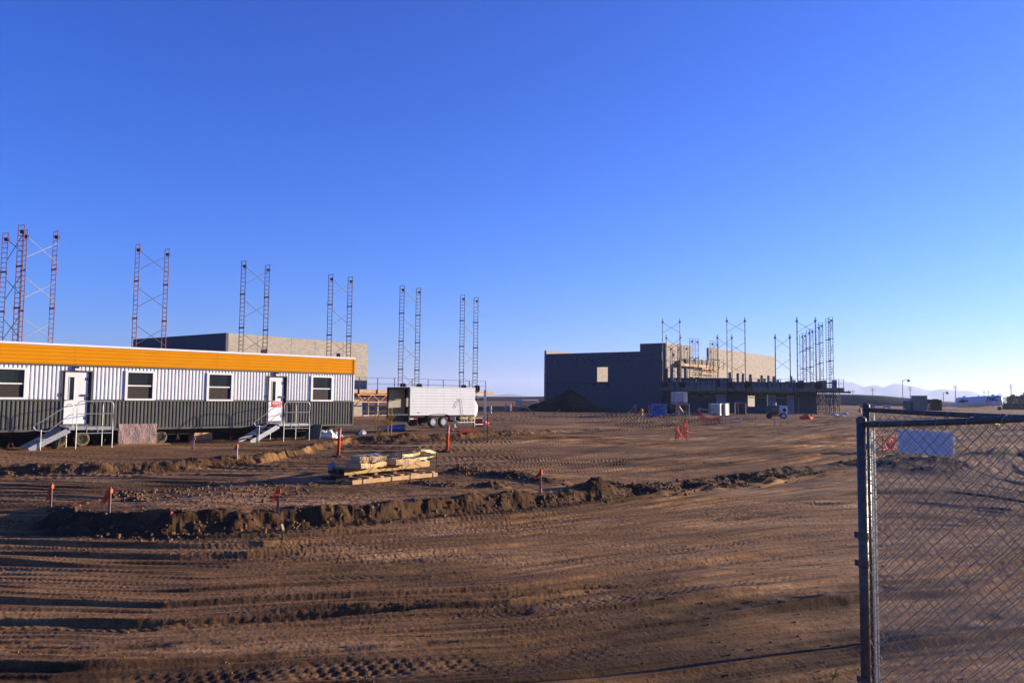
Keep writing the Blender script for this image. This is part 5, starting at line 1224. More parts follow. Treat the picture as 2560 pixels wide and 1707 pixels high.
# ------------------------------------------------------------------ white box trailer
BL = Line(onz(1023, 1083, .3)[:2], math.radians(51)); DB = 46.8
q = ray(1023, 1000); BL = Line((q.x/q.y*DB, DB), math.radians(51)); p = BL.at(0); rz = math.atan2(BL.u.y, BL.u.x)
zg = gnd(1083, 1085).z; ztp = BL.hit(1023, 966).z; zbt = BL.hit(1023, 1038.5).z; LBX = BL.t(1187.3, 1000); WB = 2.5
bt = thing('box_trailer', 'white ribbed box trailer with open dark end and two axles, middle of the site', 'trailer', (p.x, p.y, 0), rz)
def hribs(mb, x0, x1, y, z0, z1, n, out):
    h = (z1-z0)/n
    for k in range(n):
        za = z0+k*h
        pr = [(y, za), (y+out*.028, za+.012), (y+out*.028, za+h-.03), (y, za+h-.018), (y, za+h)]
        for (a, b), (c, d) in zip(pr[:-1], pr[1:]): mb.add([(x0,a,b), (x1,a,b), (x1,c,d), (x0,c,d)], [(0,1,2,3)])
mb = MB(); x = 0
for x1 in (LBX*.26, LBX*.51, LBX*.76, LBX): hribs(mb, x, x1-.006, 0.0, zbt, ztp-.05, 10, -1); x = x1
mb.build('near_side', M['white_steel'], bt)
mb = MB(); hribs(mb, 0, LBX, WB, zbt, ztp-.05, 10, -1); mb.build('far_side', mat('dull_inner_sheet', (0.52,0.48,0.40), .6, var=.08), bt)
MB().b2(0, LBX, .004, .02, zbt, ztp-.05).build('lining', M['charcoal'], bt)
MB().b2(0, LBX, WB+.002, WB+.02, zbt, ztp-.05).build('outer_skin', M['white_steel'], bt)
mb = MB(); pr = []
for i in range(27): pr += [(i*WB/26, ztp+(.035 if i % 2 else 0))]
for (a, b), (c, d) in zip(pr[:-1], pr[1:]): mb.add([(-.02,a,b-.05), (LBX,a,b-.05), (LBX,c,d-.05), (-.02,c,d-.05)], [(0,1,2,3)])
mb.build('corrugated_roof', M['white_steel'], bt, solid=.01)
MB().b2(-.01, LBX+.01, -.035, .0, ztp-.055, ztp-.012).build('top_rail', M['white_paint'], bt)
fr = MB().b2(-.03, .05, -.03, .05, .35+zg, ztp-.06).b2(-.03, .05, WB-.05, WB+.03, .35+zg, ztp-.06).b2(-.03, .05, .05, WB-.05, ztp-.16, ztp-.06).b2(.9, .98, .03, .09, zbt, ztp-.1).b2(1.2, 1.28, WB-.12, WB-.01, zbt, ztp-.1)
fr.build('end_frame', M['black_steel'], bt)
zq = zbt+(ztp-zbt)*.40; mb = MB(); wall_mb(mb, 'y', WB, zbt, ztp-.06, [(.65, 1.45, zbt+1.05, ztp-.10)], LBX-.05, .04, .02)
mb.build('front_bulkhead', M['white_steel'], bt)
MB().b2(0, LBX, .03, WB-.01, zbt-.10, zbt-.03).build('floor', M['black_steel'], bt)
MB().b2(LBX*.30, LBX*.95, .9, 1.0, zbt, ztp-.6).build('tank_partition', M['charcoal'], bt) if False else None
cs = MB().b2(-.3, LBX+.6, .25, .38, zg+.62, zbt-.12).b2(-.3, LBX+.6, WB-.4, WB-.27, zg+.62, zbt-.12)
for k in range(6): cs.b2(k*LBX/5-.05, k*LBX/5+.05, .39, WB-.41, zg+.66, zbt-.14)
cs.b2(.1, LBX*.66, .03, .12, zg+.62, zbt-.101).b2(-.2, .3, .3, WB-.3, zg+.35, zg+.60); cs.build('chassis', M['black_steel'], bt)
tbx = MB().b2(LBX*.66, LBX*1.0, .02, .6, zg+.30, zbt-.30); tbx.build('tool_box', M['black_steel'], bt)
MB().b2(LBX*.78, LBX*.985, .04, .6, zbt-.29, zbt-.02).build('fuel_tank', M['hydrant'], bt)
k = DB/F
for px in (1083.5, 1109.5):
    wx = BL.t(px, 1060); r_ = .335
    wheel(wx, .10, zg+r_, r_, .22, M['rubber'], M['rim'], bt); wheel(wx, WB-.1, zg+r_, r_, .22, M['rubber'], M['rim_dark'], bt)
xa, xb = BL.t(1083.5,1060)-.42, BL.t(1109.5,1060)+.42; g = []
for i in range(17):
    a = math.pi*i/16; x = (xa+xb)/2-(xb-xa)/2*math.copysign(abs(math.cos(a))**.5, math.cos(a)); z = zg+.34+.46*math.sin(a)**.45 if 0 < i < 16 else zg+.36
    g.append([(x,-.06,z),(x,.26,z)])
MB().sheet(g).build('fender', M['black_steel'], bt, solid=.02)
MB().b2(xa-.75, xa-.71, -.02, .5, zg+.12, zg+.62).build('mud_flap', M['rubber'], bt)
for a, b, m in ((.02,.30,'reflect'),(.32,.52,'red')): MB().b2(a, b, -.045, -.036, zg+.50, zg+.57).build('marker_strip', M[m], bt)
for xx in (LBX*.55, LBX*.93): MB().b2(xx, xx+.16, -.02, .0, zg+.52, zg+.60).build('side_marker', M['red'], bt)
MB().b2(LBX*.13, LBX*.13+.09, -.028, .05, zg+.86, zg+.94).build('warning_light', M['red'], bt)
jk = MB().tube((LBX*.70,.1,zg), (LBX*.70,.1,zg+.9), .035, 8).tube((LBX*1.01,.1,zg), (LBX*1.01,.1,zg+.9), .035, 8).b2(LBX*.70-.12, LBX*.70+.12, 0, .2, zg-.01, zg+.03); jk.build('landing_leg', M['alu'], bt)
# hose loop on the side
hp = [(LBX*.68,-.06,zg+1.15),(LBX*.70,-.07,zg+1.45),(LBX*.735,-.07,zg+1.62),(LBX*.755,-.07,zg+1.75),(LBX*.775,-.07,zg+1.62),(LBX*.79,-.07,zg+1.1),(LBX*.81,-.07,zg+.62)]
MB().path(hp, .010, 6).build('hose', M['dark'], bt)
pg = MB()
for i, x in enumerate((.78,.83,.88,.94)): pg.tube((LBX*x,-.02,zg+.20),(LBX*x,-.02,zg+.70-.06*(i%2)), .02, 6)
pg.bar((LBX*.72,-.03,zg+.3),(LBX*1.0,-.03,zg+.3),.05).bar((LBX*.75,-.03,zg+.55),(LBX*.9,-.03,zg+.55),.03).build('plumbing', M['cage'], bt)
tk = [(.02,.62),(.30,.57),(.62,.37),(.80,.08),(.82,-.1),(.82,-.16)]
zc = BL.hit(1190, 1022).z; MB().lathe([(r*.98,h) for r, h in reversed(tk)], (LBX, .80, zc), 26, Matrix.Rotation(math.pi/2,3,'Y')).build('tank_end', M['white_paint'], bt, smooth=True)
MB().b2(LBX-.02, LBX+.65, -.02, .02, zc+.88, zc+.93).b2(LBX-.02, LBX+.65, -.02, .02, zc-.98, zc-.93).tube((LBX+.3,WB*.4,zc-.45),(LBX+.85,WB*.35,zc-.42),.03,6).build('end_arm', M['white_paint'], bt)
tn = MB().bar((LBX,.5,zg+.55),(LBX+1.5,WB/2,zg+.5),.1).bar((LBX,WB-.5,zg+.55),(LBX+1.5,WB/2,zg+.5),.1); tn.build('drawbar', M['black_steel'], bt)
# steps, drum, jack and net beside it
p = gnd(985, 1087); o = thing('yellow_steps', 'small yellow steel steps at the open end of the white box trailer', 'steps', p, rz-.3); st = MB()
for y in (0,.75): st.bar((-.75,y,.0),(.05,y,1.0),.05,.09).tube((-.8,y,0),(-.8,y,1.1),.025,6).tube((-.15,y,0),(-.15,y,1.35),.03,6).tube((-.8,y,1.08),(-.15,y,1.33),.022,6)
st.build('stringer', M['yellow_metal'], o)
for k in range(4): MB().b2(-.72+k*.2, -.48+k*.2, .03, .72, .2+k*.24, .235+k*.24).build('tread', M['yellow_metal'], o)
A, B = gnd(941, 1082), gnd(1005, 1080); A.z += .20; B.z += .2; A.y += .5; B.y += 1.2; o = MB().tube(A, B, .21, 18).tube(A-(B-A).normalized()*.01, A+(B-A).normalized()*.06, .225, 18).build('blue_pipe', M['blue']); tag(o, 'short blue plastic pipe lying behind the yellow steps', 'pipe')
p = gnd(1168, 1082); o = thing('floor_jack', 'low red jack on the dirt below the right end of the box trailer', 'jack', p, .5)
MB().b2(-.5,.45,-.1,.1,.03,.14).build('body', M['red'], o); MB().bar((-.45,0,.1),(-1.0,.1,.12),.05).build('handle', M['red'], o); MB().lathe([(.07,0),(.07,.05)], (-.4,0,.0), 10).build('caster', M['rubber'], o)
rubbish('red_tarp', 'bright red tarp heaped on the ground behind the drawbar end of the box trailer', 'tarp', 1203, 1066, 1.1, .55, 21, M['red'])
rubbish('small_bundle', 'little orange red bundle by the second wheel of the box trailer', 'bundle', 1129, 1078, .3, .16, 22, M['flag'])

# ------------------------------------------------------------------ long skid with beams and boxes
p0 = gnd(881, 1211.5); p1 = aty(1094, 1190.8, p0.y+2.0); e = p1-p0; L = e.length; tilt = math.asin(e.z/L); rz = math.atan2(e.y, e.x); zg = p0.z-.01
SM = Matrix.Translation(p0) @ Matrix.Rotation(rz, 4, 'Z') @ Matrix.Rotation(-tilt, 4, 'Y'); SMi = SM.inverted()
def skid_xy(px, py, z):
    """local point on the skid at height z under a photo pixel"""
    o_ = SMi @ Vector((0,0,HC)); d_ = (SMi.to_3x3() @ ray(px, py)); return o_ + d_*((z-o_.z)/d_.z)
def on_skid(o, v, rot=0.0): o.location = SM @ Vector(v); o.rotation_euler = (0, -tilt, rz+rot)
sk = thing('timber_skid', 'long lumber skid loaded with ochre beams on the dirt island', 'pallet', (0,0,0), 0); on_skid(sk, (0,0,0))
WS_ = 1.25; RH = .105
MB().b2(0, L, 0, .045, 0, RH).build('side_rail', M['wood'], sk, bevel=.004)
MB().b2(-.05, L-.05, WS_-.045, WS_, -.02, RH).build('side_rail', M['old_wood'], sk, bevel=.004)
MB().b2(-.02, L-.02, WS_*.5, WS_*.5+.045, -.02, RH-.004).build('side_rail', M['wood'], sk)
rnd = random.Random(4)
for k in range(8):
    x = .25+k*(L-.4)/7; MB().box((x, WS_/2, RH+.021), (.11, WS_-.04, .036), rz=rnd.uniform(-.05,.05)).build('deck_board', M['wood'] if k % 3 else M['old_wood'], sk)
MB().box((.16,.62,.02), (.10,1.25,.035), rz=.62).build('loose_board', M['wood'], sk)
ZB0 = RH+.045; q0 = skid_xy(861, 1188, ZB0+.05); q1 = skid_xy(1074, 1165.5, ZB0+.05); bh = .155; y_b = max(.10, q0.y)
ba = math.atan2(q1.y-q0.y, q1.x-q0.x); LBm = (q1-q0).length
for k, (yy, dx, dl) in enumerate([(0,0,0),(.22,-.04,-.05),(.45,.03,-.02)]):
    o = thing('steel_beam', ['front ochre channel beam lying along the near side of the skid','middle ochre channel beam under the cardboard boxes','rear ochre channel beam on the far side of the skid'][k], 'beam', (0,0,0), 0, 'ochre steel beams on the skid')
    on_skid(o, (q0.x+dx-math.sin(ba)*yy, q0.y+math.cos(ba)*yy, ZB0+.05), ba); LL = LBm+dl; wd = .19
    cs = [(0,0),(wd,0),(wd,.012),(.012,.012),(.012,bh-.012),(wd,bh-.012),(wd,bh),(0,bh)]
    MB().extrude(cs, 'x', 0, LL).build('channel', M['beam'], o); pl = MB()
    for i in range(4): x = LL*(.12+.25*i); pl.b2(x, x+.03, .013, wd-.01, .013, bh-.013)
    pl.b2(LL-.014, LL, .013, wd, .013, bh-.013).b2(0, .012, .013, wd, .013, bh-.013); pl.build('stiffener', M['dark'], o)
bk = MB(); [bk.b2(x, x+.1, q0.y-.02, q0.y+.75, ZB0-.002, ZB0+.048) for x in (q0.x+.12, L*.33, L*.55, L*.8)]; bk.build('spacer', M['old_wood'], sk)
zt = ZB0+.05+bh
for k, f in enumerate((.115, .44, .66, .94)):
    x = L*f; x2 = x-.20; yb = q0.y+math.tan(ba)*(x2-q0.x); mb = MB(); mb.path([(x,-.010,0),(x,-.010,RH),(x2,yb-.012,zt),(x2-.02,yb+.02,zt+.006),(x2-.02,yb+.62,zt+.006),(x2+.1,WS_+.01,.08)], .0085, 5)
    mb.build('strap', M['strap'], sk)
def carton(label, a, b, z, ly, lz, mk='card', tear=0.0):
    A_, B_ = skid_xy(*a, z), skid_xy(*b, z); lx = (B_-A_).length; rot = math.atan2(B_.y-A_.y, B_.x-A_.x)
    o = thing('cardboard_box', label, 'cardboard box', (0,0,0), 0, 'cardboard boxes on the beams'); on_skid(o, (A_.x, A_.y, z+.004), rot)
    n = 16; rnd = random.Random(int(a[0])); mb = MB(); cols = []
    for i in range(n+1):
        u = i/n*lx; b_ = .014*math.sin(i*1.3+z*9)+.010*rnd.uniform(-1,1)
        cols.append([(u, -b_*.6, 0 if not tear else tear*rnd.random()), (u, -.012*math.sin(i*.9)-.012, lz*.5+.018*math.sin(i*.8)), (u, .004*rnd.random(), lz+b_*.6), (u, ly, lz+.008*rnd.random()), (u, ly, 0)])
    mb.sheet(cols); mb.add(cols[0], [(0,1,2,3,4)]); mb.add(cols[-1], [(4,3,2,1,0)]); mb.add([cols[0][0],cols[-1][0],cols[-1][4],cols[0][4]], [(0,1,2,3)])
    mb.build('carton', M[mk], o)
    MB().b2(0.02, lx-.02, ly*.42, ly*.56, lz+.014, lz+.019).build('seam_tape', M['film'], o)
    MB().b2(lx*.33, lx*.33+.012, -.032, -.026, .01, lz-.01).build('strap', M['dark'], o)
    return lx
carton('lower left long cardboard box with a torn edge, under another box', (902,1173.5), (965.5,1166), zt, .50, .140, tear=.03)
carton('upper left long cardboard box, topmost of the stack on the beams', (899.5,1157.5), (966,1154), zt+.150, .52, .150)
carton('flat cardboard box on the right half of the beams under the yellow tape', (990,1163), (1051,1158), zt, .48, .145)
o = rubbish('plastic_film_wad', 'wad of clear grey plastic film hanging off the left end of the beams', 'plastic film', 860, 1196, .26, .20, 31, M['film']); on_skid(o, (q0.x-.02, q0.y+.5, zt-.05))
o = rubbish('plastic_film_scrap', 'small scrap of white plastic film on the right end of the beams', 'plastic film', 1000, 1150, .16, .05, 32, M['bag']); on_skid(o, (q1.x-.12, q1.y+.06, zt+.002))
A_ = skid_xy(940,1136,zt+.30); o = rubbish('plastic_film_sheet', 'crumpled plastic film on top of the upper left cardboard box', 'plastic film', 1000, 1150, .30, .03, 33, M['film']); on_skid(o, (A_.x, A_.y+.1, zt+.305))
# tape tied between rods behind the skid
rods = [(1005,1196,1128,'dark rod rising through the load near the middle, holding yellow tape'),(1051,1178,1123,'dark rod at the right of the flat box, holding yellow tape'),(1091,1175,1130,'thin rod at the right end of the skid, holding yellow tape')]
tops = []
for px, yb, yt, lab in rods:
    A = gnd(px, yb); A.z = hz(A.x, A.y); top = aty(px, yt, A.y); tops.append(top)
    o = MB().tube((0,0,0), top-A, .011, 6).tube(top-A-Vector((0,0,.06)), top-A, .016, 6).build('rebar_rod', M['dark_frame'], None, loc=A); tag(o, lab, 'rod', 'rods holding the yellow tape')
lo = aty(972, 1144, tops[0].y); t0 = tops[0]-Vector((0,0,.12))
tape([*sagline(tops[2]-Vector((0,0,.03)), tops[1]-Vector((0,0,.02)), -.02, 8), ], 'yellow tape stretched between the two right hand rods of the skid', .075, .1)
pts = sagline(tops[1]-Vector((0,0,.10)), t0+Vector((0,0,.03)), .04, 10)+sagline(t0+Vector((0,0,.03)), lo+Vector((.03,0,.12)), .02, 6)[1:]+[lo+Vector((-.06,0,.05)), lo, lo+Vector((.1,0,-.07))]+sagline(lo+Vector((.12,0,-.06)), t0-Vector((0,0,.06)), .03, 8)[1:]+sagline(t0-Vector((0,0,.06)), tops[2]-Vector((0,0,.10)), .05, 12)[1:]
tape(pts, 'long looped yellow caution tape hanging over the flat cardboard box', .085, .12)
A = gnd(709, 1334); o = MB().bar(A+Vector((.02,0,-.05)), A+Vector((-.05,.03,.17)), .06, .02).build('wood_scrap', M['old_wood']); tag(o, 'wood offcut stuck in the dirt at the foot of the dark bank', 'offcut')
A = gnd(427, 1284); o = MB().bar(A, A+Vector((.02,0,.03)), .05, .02).build('ribbon_scrap', M['pink']); tag(o, 'scrap of pink ribbon on the dirt island', 'ribbon')

# ------------------------------------------------------------------ white tanker trailer far right
DT = 150.0; a0, a1 = aty(2389, 1008, DT), aty(2506, 1003, DT-4); e = a1-a0; e.z = 0; L = e.length; zt_ = hz(a0.x, a0.y)
kT = DT/F
tk = thing('tanker_trailer', 'big white tanker trailer with dark blue lettering on its side, far right', 'tanker', (a0.x, a0.y, zt_), math.atan2(e.y, e.x))
zl, zr = aty(2392, 1006.5, DT).z-zt_, aty(2500, 1003, DT-4).z-zt_; R_T = (aty(2400,994,DT).z-aty(2400,1019.5,DT).z)/2; ang = math.atan2((aty(2495,986.6,DT-4).z-aty(2395,993.2,DT).z), L)
mT = Matrix.Rotation(math.pi/2-ang, 3, 'Y'); cT = Vector((0, 1.4, zl))
MB().lathe([(R_T*.55,-.05),(R_T*.85,.05),(R_T,.35),(R_T,L-.7),(R_T*1.01,L-.69),(R_T*1.01,L-.3),(R_T*.93,L-.1),(R_T*.6,L)], cT, 32, mT).build('tank', M['tanker'], tk, smooth=True)
def ontank(x, up): return cT + mT @ Vector((0,0,x)) + Vector((0,0,up))
for x in (L*.17, L*.2, L*.5, L*.79, L*.82): MB().tube(ontank(x, R_T-.05), ontank(x, R_T+.22), .14, 10).build('hatch', M['tanker'], tk)
MB().path([ontank(L*.9, R_T), ontank(L*.93, R_T+.35), ontank(L*.97, R_T+.2), ontank(L*1.0, R_T*.6)], .04, 6).build('vent_pipe', M['alu'], tk)
fr = MB().bar((-1.3,1.0,.9),(L+.1,1.0,1.1),.2).bar((-1.3,1.8,.9),(L+.1,1.8,1.1),.2).b2(-2.0,.6,.6,2.2,.62,.86); fr.build('frame', M['white_paint'], tk)
for x in (L*.24, L*.55, L*.8): MB().bar((x,.75,.55), (x,.75,1.55), .22).bar((x,2.05,.55), (x,2.05,1.55), .22).bar((x,.75,1.2),(x,2.05,1.2),.2).build('saddle', M['white_paint'], tk)
MB().bar((-.8,1.0,.9),(.5,1.0,1.9),.14).build('front_brace', M['white_paint'], tk)
MB().b2(L*.27, L*.42, .7, 1.0, .8, 1.05).b2(L*.5,L*.62,.6,1.0,.7,1.0).build('hose_box', M['alu'], tk)
MB().b2(L-1.6, L-.02, .28, .6, 1.1, 1.55).build('rear_box', M['tanker'], tk)
for x in (L-.5,): wheel(x, 1.0, .36, .36, .3, M['rubber'], M['rim_dark'], tk)
def text_part(s, size, x, up, m, parent, name, shear=0.0, ext=.006):
    cu = bpy.data.curves.new(name, 'FONT'); cu.body = s; cu.size = size; cu.shear = shear; cu.extrude = ext; cu.offset = .035*size
    o = bpy.data.objects.new(name, cu); COL.objects.link(o); cu.materials.append(m); o.parent = parent
    pos = ontank(x, up) + Vector((0, -math.sqrt(max(.01, R_T**2-up**2))-.03, 0)); tilt = math.asin(max(-1, min(1, up/R_T)))
    o.rotation_euler = (math.pi/2-tilt, -ang, 0); o.location = pos
    bpy.context.view_layer.update(); dg = bpy.context.evaluated_depsgraph_get()
    me = bpy.data.meshes.new_from_object(o.evaluated_get(dg)); n_ = bpy.data.objects.new(name, me); COL.objects.link(n_)
    n_.parent = parent; n_.rotation_euler = o.rotation_euler; n_.location = o.location
    bpy.data.objects.remove(o); me.materials.clear(); me.materials.append(m); return n_
text_part('PMC', .95, L*.655, .05, M['ink'], tk, 'lettering', .35, .012)
MB().add([], []).b2(0,1,0,.01,0,.01) if False else None
def strip(x0, x1, u, h, m, name):
    n = 8; g = []
    for uu in (u, u+h): g.append([ontank(x0+(x1-x0)*i/n, uu)+Vector((0, -math.sqrt(R_T**2-uu**2)-.02, 0)) for i in range(n+1)])
    MB().sheet(g).build(name, m, tk, solid=.01)
strip(L*.655, L*.80, -.06, .06, M['ink'], 'underline'); strip(L*.80, L*.90, -.02, .09, mat('faded_mark', (0.3,0.3,0.42), .6), 'underline'); strip(L*.66, L*.84, -.30, .07, mat('faint_mark', (0.5,0.42,0.48), .6), 'underline')
strip(L*.815, L*.985, -.14, .10, mat('faint_band', (0.38,0.38,0.44), .6), 'underline')
strip(L*.065, L*.27, .06, .30, M['ink_green'], 'badge_strip')
pts = [ontank(L*.155+.48*math.cos(q), .21+.30*math.sin(q))+Vector((0,-R_T-.01,0)) for q in np.linspace(0, 6.283, 20)]
MB().add([p+Vector((0,-.02,0)) for p in pts]+[p+Vector((0,.06,0)) for p in pts], [tuple(range(20)), tuple(range(39,19,-1))]+[(i,(i+1)%20,20+(i+1)%20,20+i) for i in range(20)]).build('badge', M['ink_green'], tk)

# containers and booth beside it
def farbox(name, label, cat, x0, x1, ytop, D, mbody, depth=2.4, roof=None, rz=0.0, extra=None, group=None):
    p = aty((x0+x1)/2, 1015, D); k = D/F; wd = (x1-x0)*k; z0 = hz(p.x, p.y); h = aty((x0+x1)/2, ytop, D).z-z0
    o = thing(name, label, cat, (p.x, p.y, z0), rz, group)
    MB().b2(-wd/2, wd/2, 0, depth, .08, h-.1).build('body', mbody, o); MB().b2(-wd/2-.05, wd/2+.05, -.05, depth+.05, h-.098, h).build('lid', roof or mbody, o)
    r = MB(); n = max(3, int(wd/.45))
    for i in range(n+1): x = -wd/2+wd*i/n; r.b2(x-.03, x+.03, -.04, -.002, .1, h-.12)
    r.build('ribs', mbody, o)
    return o, wd, h
o, wd, h = farbox('skip_container', 'dark green container with a pale blue cover left of the grey booth', 'container', 2276.5, 2298, 1001, 128, M['green'], roof=mat('pale_blue_cover', (0.40,0.46,0.66), .6))
rubbish_top = MB()
rnd = random.Random(4)
for i in range(12): rubbish_top.box((-wd/2+wd*i/12+.1, 1.1, h+.12), (wd/11, 2.2, .30+rnd.uniform(-.1,.12)))
rubbish_top.build('cover', mat('pale_blue_tarp', (0.42,0.48,0.68), .6, bump=.4), o)
farbox('grey_booth', 'tall grey booth between the green container and the brown bins', 'booth', 2297.5, 2318, 988.5, 126, M['booth'], roof=M['cage'])
for i, (x0, x1, yt, lab) in enumerate([(2319,2326,998,'brown upright bin touching the grey booth'),(2326.5,2333,998.5,'brown upright bin, second from the grey booth'),(2333.5,2340,998.5,'brown upright bin, third from the grey booth'),(2340.5,2346,997,'brown upright bin at the right end of its row'),(2348,2354,999,'single dark upright bin standing apart before the shorter street lamp')]):
    farbox('upright_bin', lab, 'bin', x0, x1, yt, 128, mat('dark_brown_bin', (0.035,0.026,0.022), .8), 1.0, group='dark upright bins')
A = aty(2317, 1022, 120); B = aty(2321, 1010, 126); A.z = hz(A.x, A.y); o = MB().bar(A, B, .12).bar(A+Vector((.45,0,0)), B+Vector((.2,0,.2)), .12).build('leaning_timbers', M['old_wood']); tag(o, 'two thin timbers leaning on the grey booth', 'timber')
# pinkish board sign, white board, yellow stands, fence behind
p = aty(2217, 1020, 118); z0 = hz(p.x,p.y); k = 118/F; o = thing('site_board', 'pale pink notice board above the gate rail, left of the green container', 'board', (p.x,p.y,z0))
MB().b2(-9*k, 9*k, 0, .04, aty(2217,1018.5,118).z-z0, aty(2217,1011.5,118).z-z0).build('panel', mat('pale_pink_board', (0.62,0.47,0.55), .6), o)
for x in (-7*k, 7*k): MB().b2(x-.05, x+.05, .042, .12, 0, aty(2217,1012,118).z-z0).build('leg', M['old_wood'], o)
p = gnd(2370, 1040); k = p.y/F; o = MB().add([(-13*k,0,.32),(12*k,.2,.36),(11*k,1.0,.34),(-11*k,.9,.38),(-13*k,0,.26),(12*k,.2,.30),(11*k,1.0,.28),(-11*k,.9,.32)], [(0,1,2,3),(7,6,5,4),(0,4,5,1),(1,5,6,2),(2,6,7,3),(3,7,4,0)]).b2(-.4,.4,.2,.8,0,.26).build('white_board', M['wood'] if False else M['sign_back'], None, loc=p); tag(o, 'white board lying flat on a block beyond the gate', 'board')
for i, (px, py) in enumerate([(2473,1069),(2492,1071)]):
    p = gnd(px, py); k = p.y/F; o = thing('yellow_stand', ['left of two small yellow folding stands seen through the gate','right of two small yellow folding stands seen through the gate'][i], 'stand', p, .4*i, 'yellow stands'); s = 14*k
    MB().bar((-s*.5,0,s*.85),(s*.5,.05,s*.9),.10,.16).build('top_bar', M['bright_yellow'], o)
    for x in (-s*.38, s*.38):
        for y in (-.22,.22): MB().bar((x,0,s*.8),(x+.06*(1 if x>0 else -1),y,0),.06).build('leg', M['bright_yellow'], o)
for i, (px, py, h) in enumerate([(2333,1044,22)]):
    p = gnd(px, py); o = thing('pink_post', 'short pinkish post just above the gate rail left of the white board', 'post', p); k = p.y/F
    MB().b2(-.10,.10,-.06,.06,0,10*k).build('shaft', M['pipe_pale'], o); MB().b2(-.11,.11,-.07,.07,10*k,11*k).build('cap', M['pink'], o)
# dark fence at the right edge and site wall
def far_fence(x0, x1, yt, D, label, m, n):
    A, B = aty(x0, 1012, D), aty(x1, 1012, D); e = B-A; e.z = 0; z0 = hz(A.x, A.y); h = aty(x0, yt, D).z-z0; o = thing('board_fence', label, 'fence', (A.x, A.y, z0), math.atan2(e.y, e.x)); L = e.length
    MB().b2(0, L, .05, .09, .05, h-.05).build('boards', m, o)
    for i in range(n+1): MB().b2(L*i/n-.07, L*i/n+.07, -.05, .048, 0, h).build('post', m, o)
far_fence(2507, 2600, 1007, 160, 'dark board fence below the trees at the right edge', mat('dark_fence_board', (0.05,0.042,0.035), .9), 8)
far_fence(2150, 2186, 1009, 170, 'pale slatted panels at the foot of the embankment beyond the scaffold', mat('pale_panel', (0.34,0.34,0.33), .7), 5)
far_fence(1228, 1290, 1024, 118, 'low dark plank barrier on the ground left of the dirt pile', mat('dark_barrier', (0.055,0.05,0.06), .9), 8)

# ------------------------------------------------------------------ chain-link gate leaves
def gate(label, A, B, zA, zB, zbot, r_post, r_rail, mesh_off, hang):
    """A: free end (in frame), B: hinge end; points are 2-D"""
    A, B = Vector(A), Vector(B); e = B-A; L = e.length; t = thing('gate_leaf', label, 'gate', (A.x, A.y, 0), math.atan2(e.y, e.x), 'chain-link gate leaves')
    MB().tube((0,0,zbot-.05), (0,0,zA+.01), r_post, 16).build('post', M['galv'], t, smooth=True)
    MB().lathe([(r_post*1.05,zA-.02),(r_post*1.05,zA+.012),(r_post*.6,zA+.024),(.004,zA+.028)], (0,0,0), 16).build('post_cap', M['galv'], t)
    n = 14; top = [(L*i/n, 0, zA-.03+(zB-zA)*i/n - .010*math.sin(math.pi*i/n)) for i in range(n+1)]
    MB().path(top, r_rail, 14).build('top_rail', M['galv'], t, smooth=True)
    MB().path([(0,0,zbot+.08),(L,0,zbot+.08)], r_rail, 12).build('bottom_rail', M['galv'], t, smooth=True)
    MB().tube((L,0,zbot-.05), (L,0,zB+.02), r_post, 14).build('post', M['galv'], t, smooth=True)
    rnd = random.Random(int(L*1000)); w_ = .076; q = w_/2; nw = int(L/q); z0 = zbot+.05; mb = MB()
    nz = int((max(zA,zB)-.03-z0)/q); jit = {}
    def node(i, j):
        if (i, j) not in jit: jit[(i, j)] = (rnd.gauss(0,.0028), rnd.gauss(0,.003), rnd.gauss(0,.0026))
        a = jit[(i, j)]; x = i*q; bow = .018*math.sin(x*1.9+1)*math.sin(j*q*1.5)
        return Vector((x+a[0], mesh_off+bow+a[1]*.5, min(z0+j*q+a[2]-.012*math.sin(x*2.2), zA-.01+(zB-zA)*x/L)))
    for i in range(nw):
        for j in range(nz):
            a, b = ((i, j), (i+1, j+1)) if (i+j) % 2 == 0 else ((i+1, j), (i, j+1))
            if (i+j) % 2 == 0: p, s = node(i, j), node(i+1, j+1)
            else: p, s = node(i+1, j), node(i, j+1)
            # each wire bends round its neighbour at the crossing
            d = Vector((0, .0028*(1 if i % 2 else -1), 0)); mb.tube(p+d, s-d, .0023, 4, caps=False)
    mb.build('chain_link', M['wire'], t)
    tb = MB(); x = .03; z = zbot+.2; mb = MB().b2(.055,.060,mesh_off-.008,mesh_off+.008,zbot+.1,zA-.06); mb.build('tension_bar', M['alu'], t)
    k = 0
    while x+.25*k < L:
        xx = x+.12+.19*k+rnd.uniform(-.03,.03); zz = zA-.03+(zB-zA)*xx/L
        if xx < L: MB().path([(xx+.012*math.sin(v), (r_rail+.004)*math.cos(v), zz+(r_rail+.004)*math.sin(v)-.008*math.sin(math.pi*xx/L)) for v in np.linspace(-2.2,4.2,12)], .0024, 4).build('tie_wire', M['alu'], t)
        k += 1
    for zz in hang: MB().tube((0,0,zz-.025), (0,0,zz+.025), r_post*1.1, 16).bar((-.02,0,zz), (-.065,0,zz), .014, .04).build('hinge_clamp', M['galv'], t)
    return t
PA = aty(2154, 1100, 5.25); PA2 = aty(2560, 1100, 4.35); eA = (PA2-PA); eA.z = 0; PAe = PA+eA*1.55
zA0 = aty(2152, 1050, 5.25).z; zA1 = aty(2560, 1028.5, 4.35).z
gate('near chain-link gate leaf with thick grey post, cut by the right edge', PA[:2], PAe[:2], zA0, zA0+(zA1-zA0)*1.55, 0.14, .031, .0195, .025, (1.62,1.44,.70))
PB = aty(2167, 1100, 6.6); PB2 = aty(2560, 1100, 5.5); eB = (PB2-PB); eB.z = 0; PBe = PB+eB*1.5
zB0 = aty(2169, 1012, 6.6).z; zB1 = aty(2560, 1028, 5.5).z
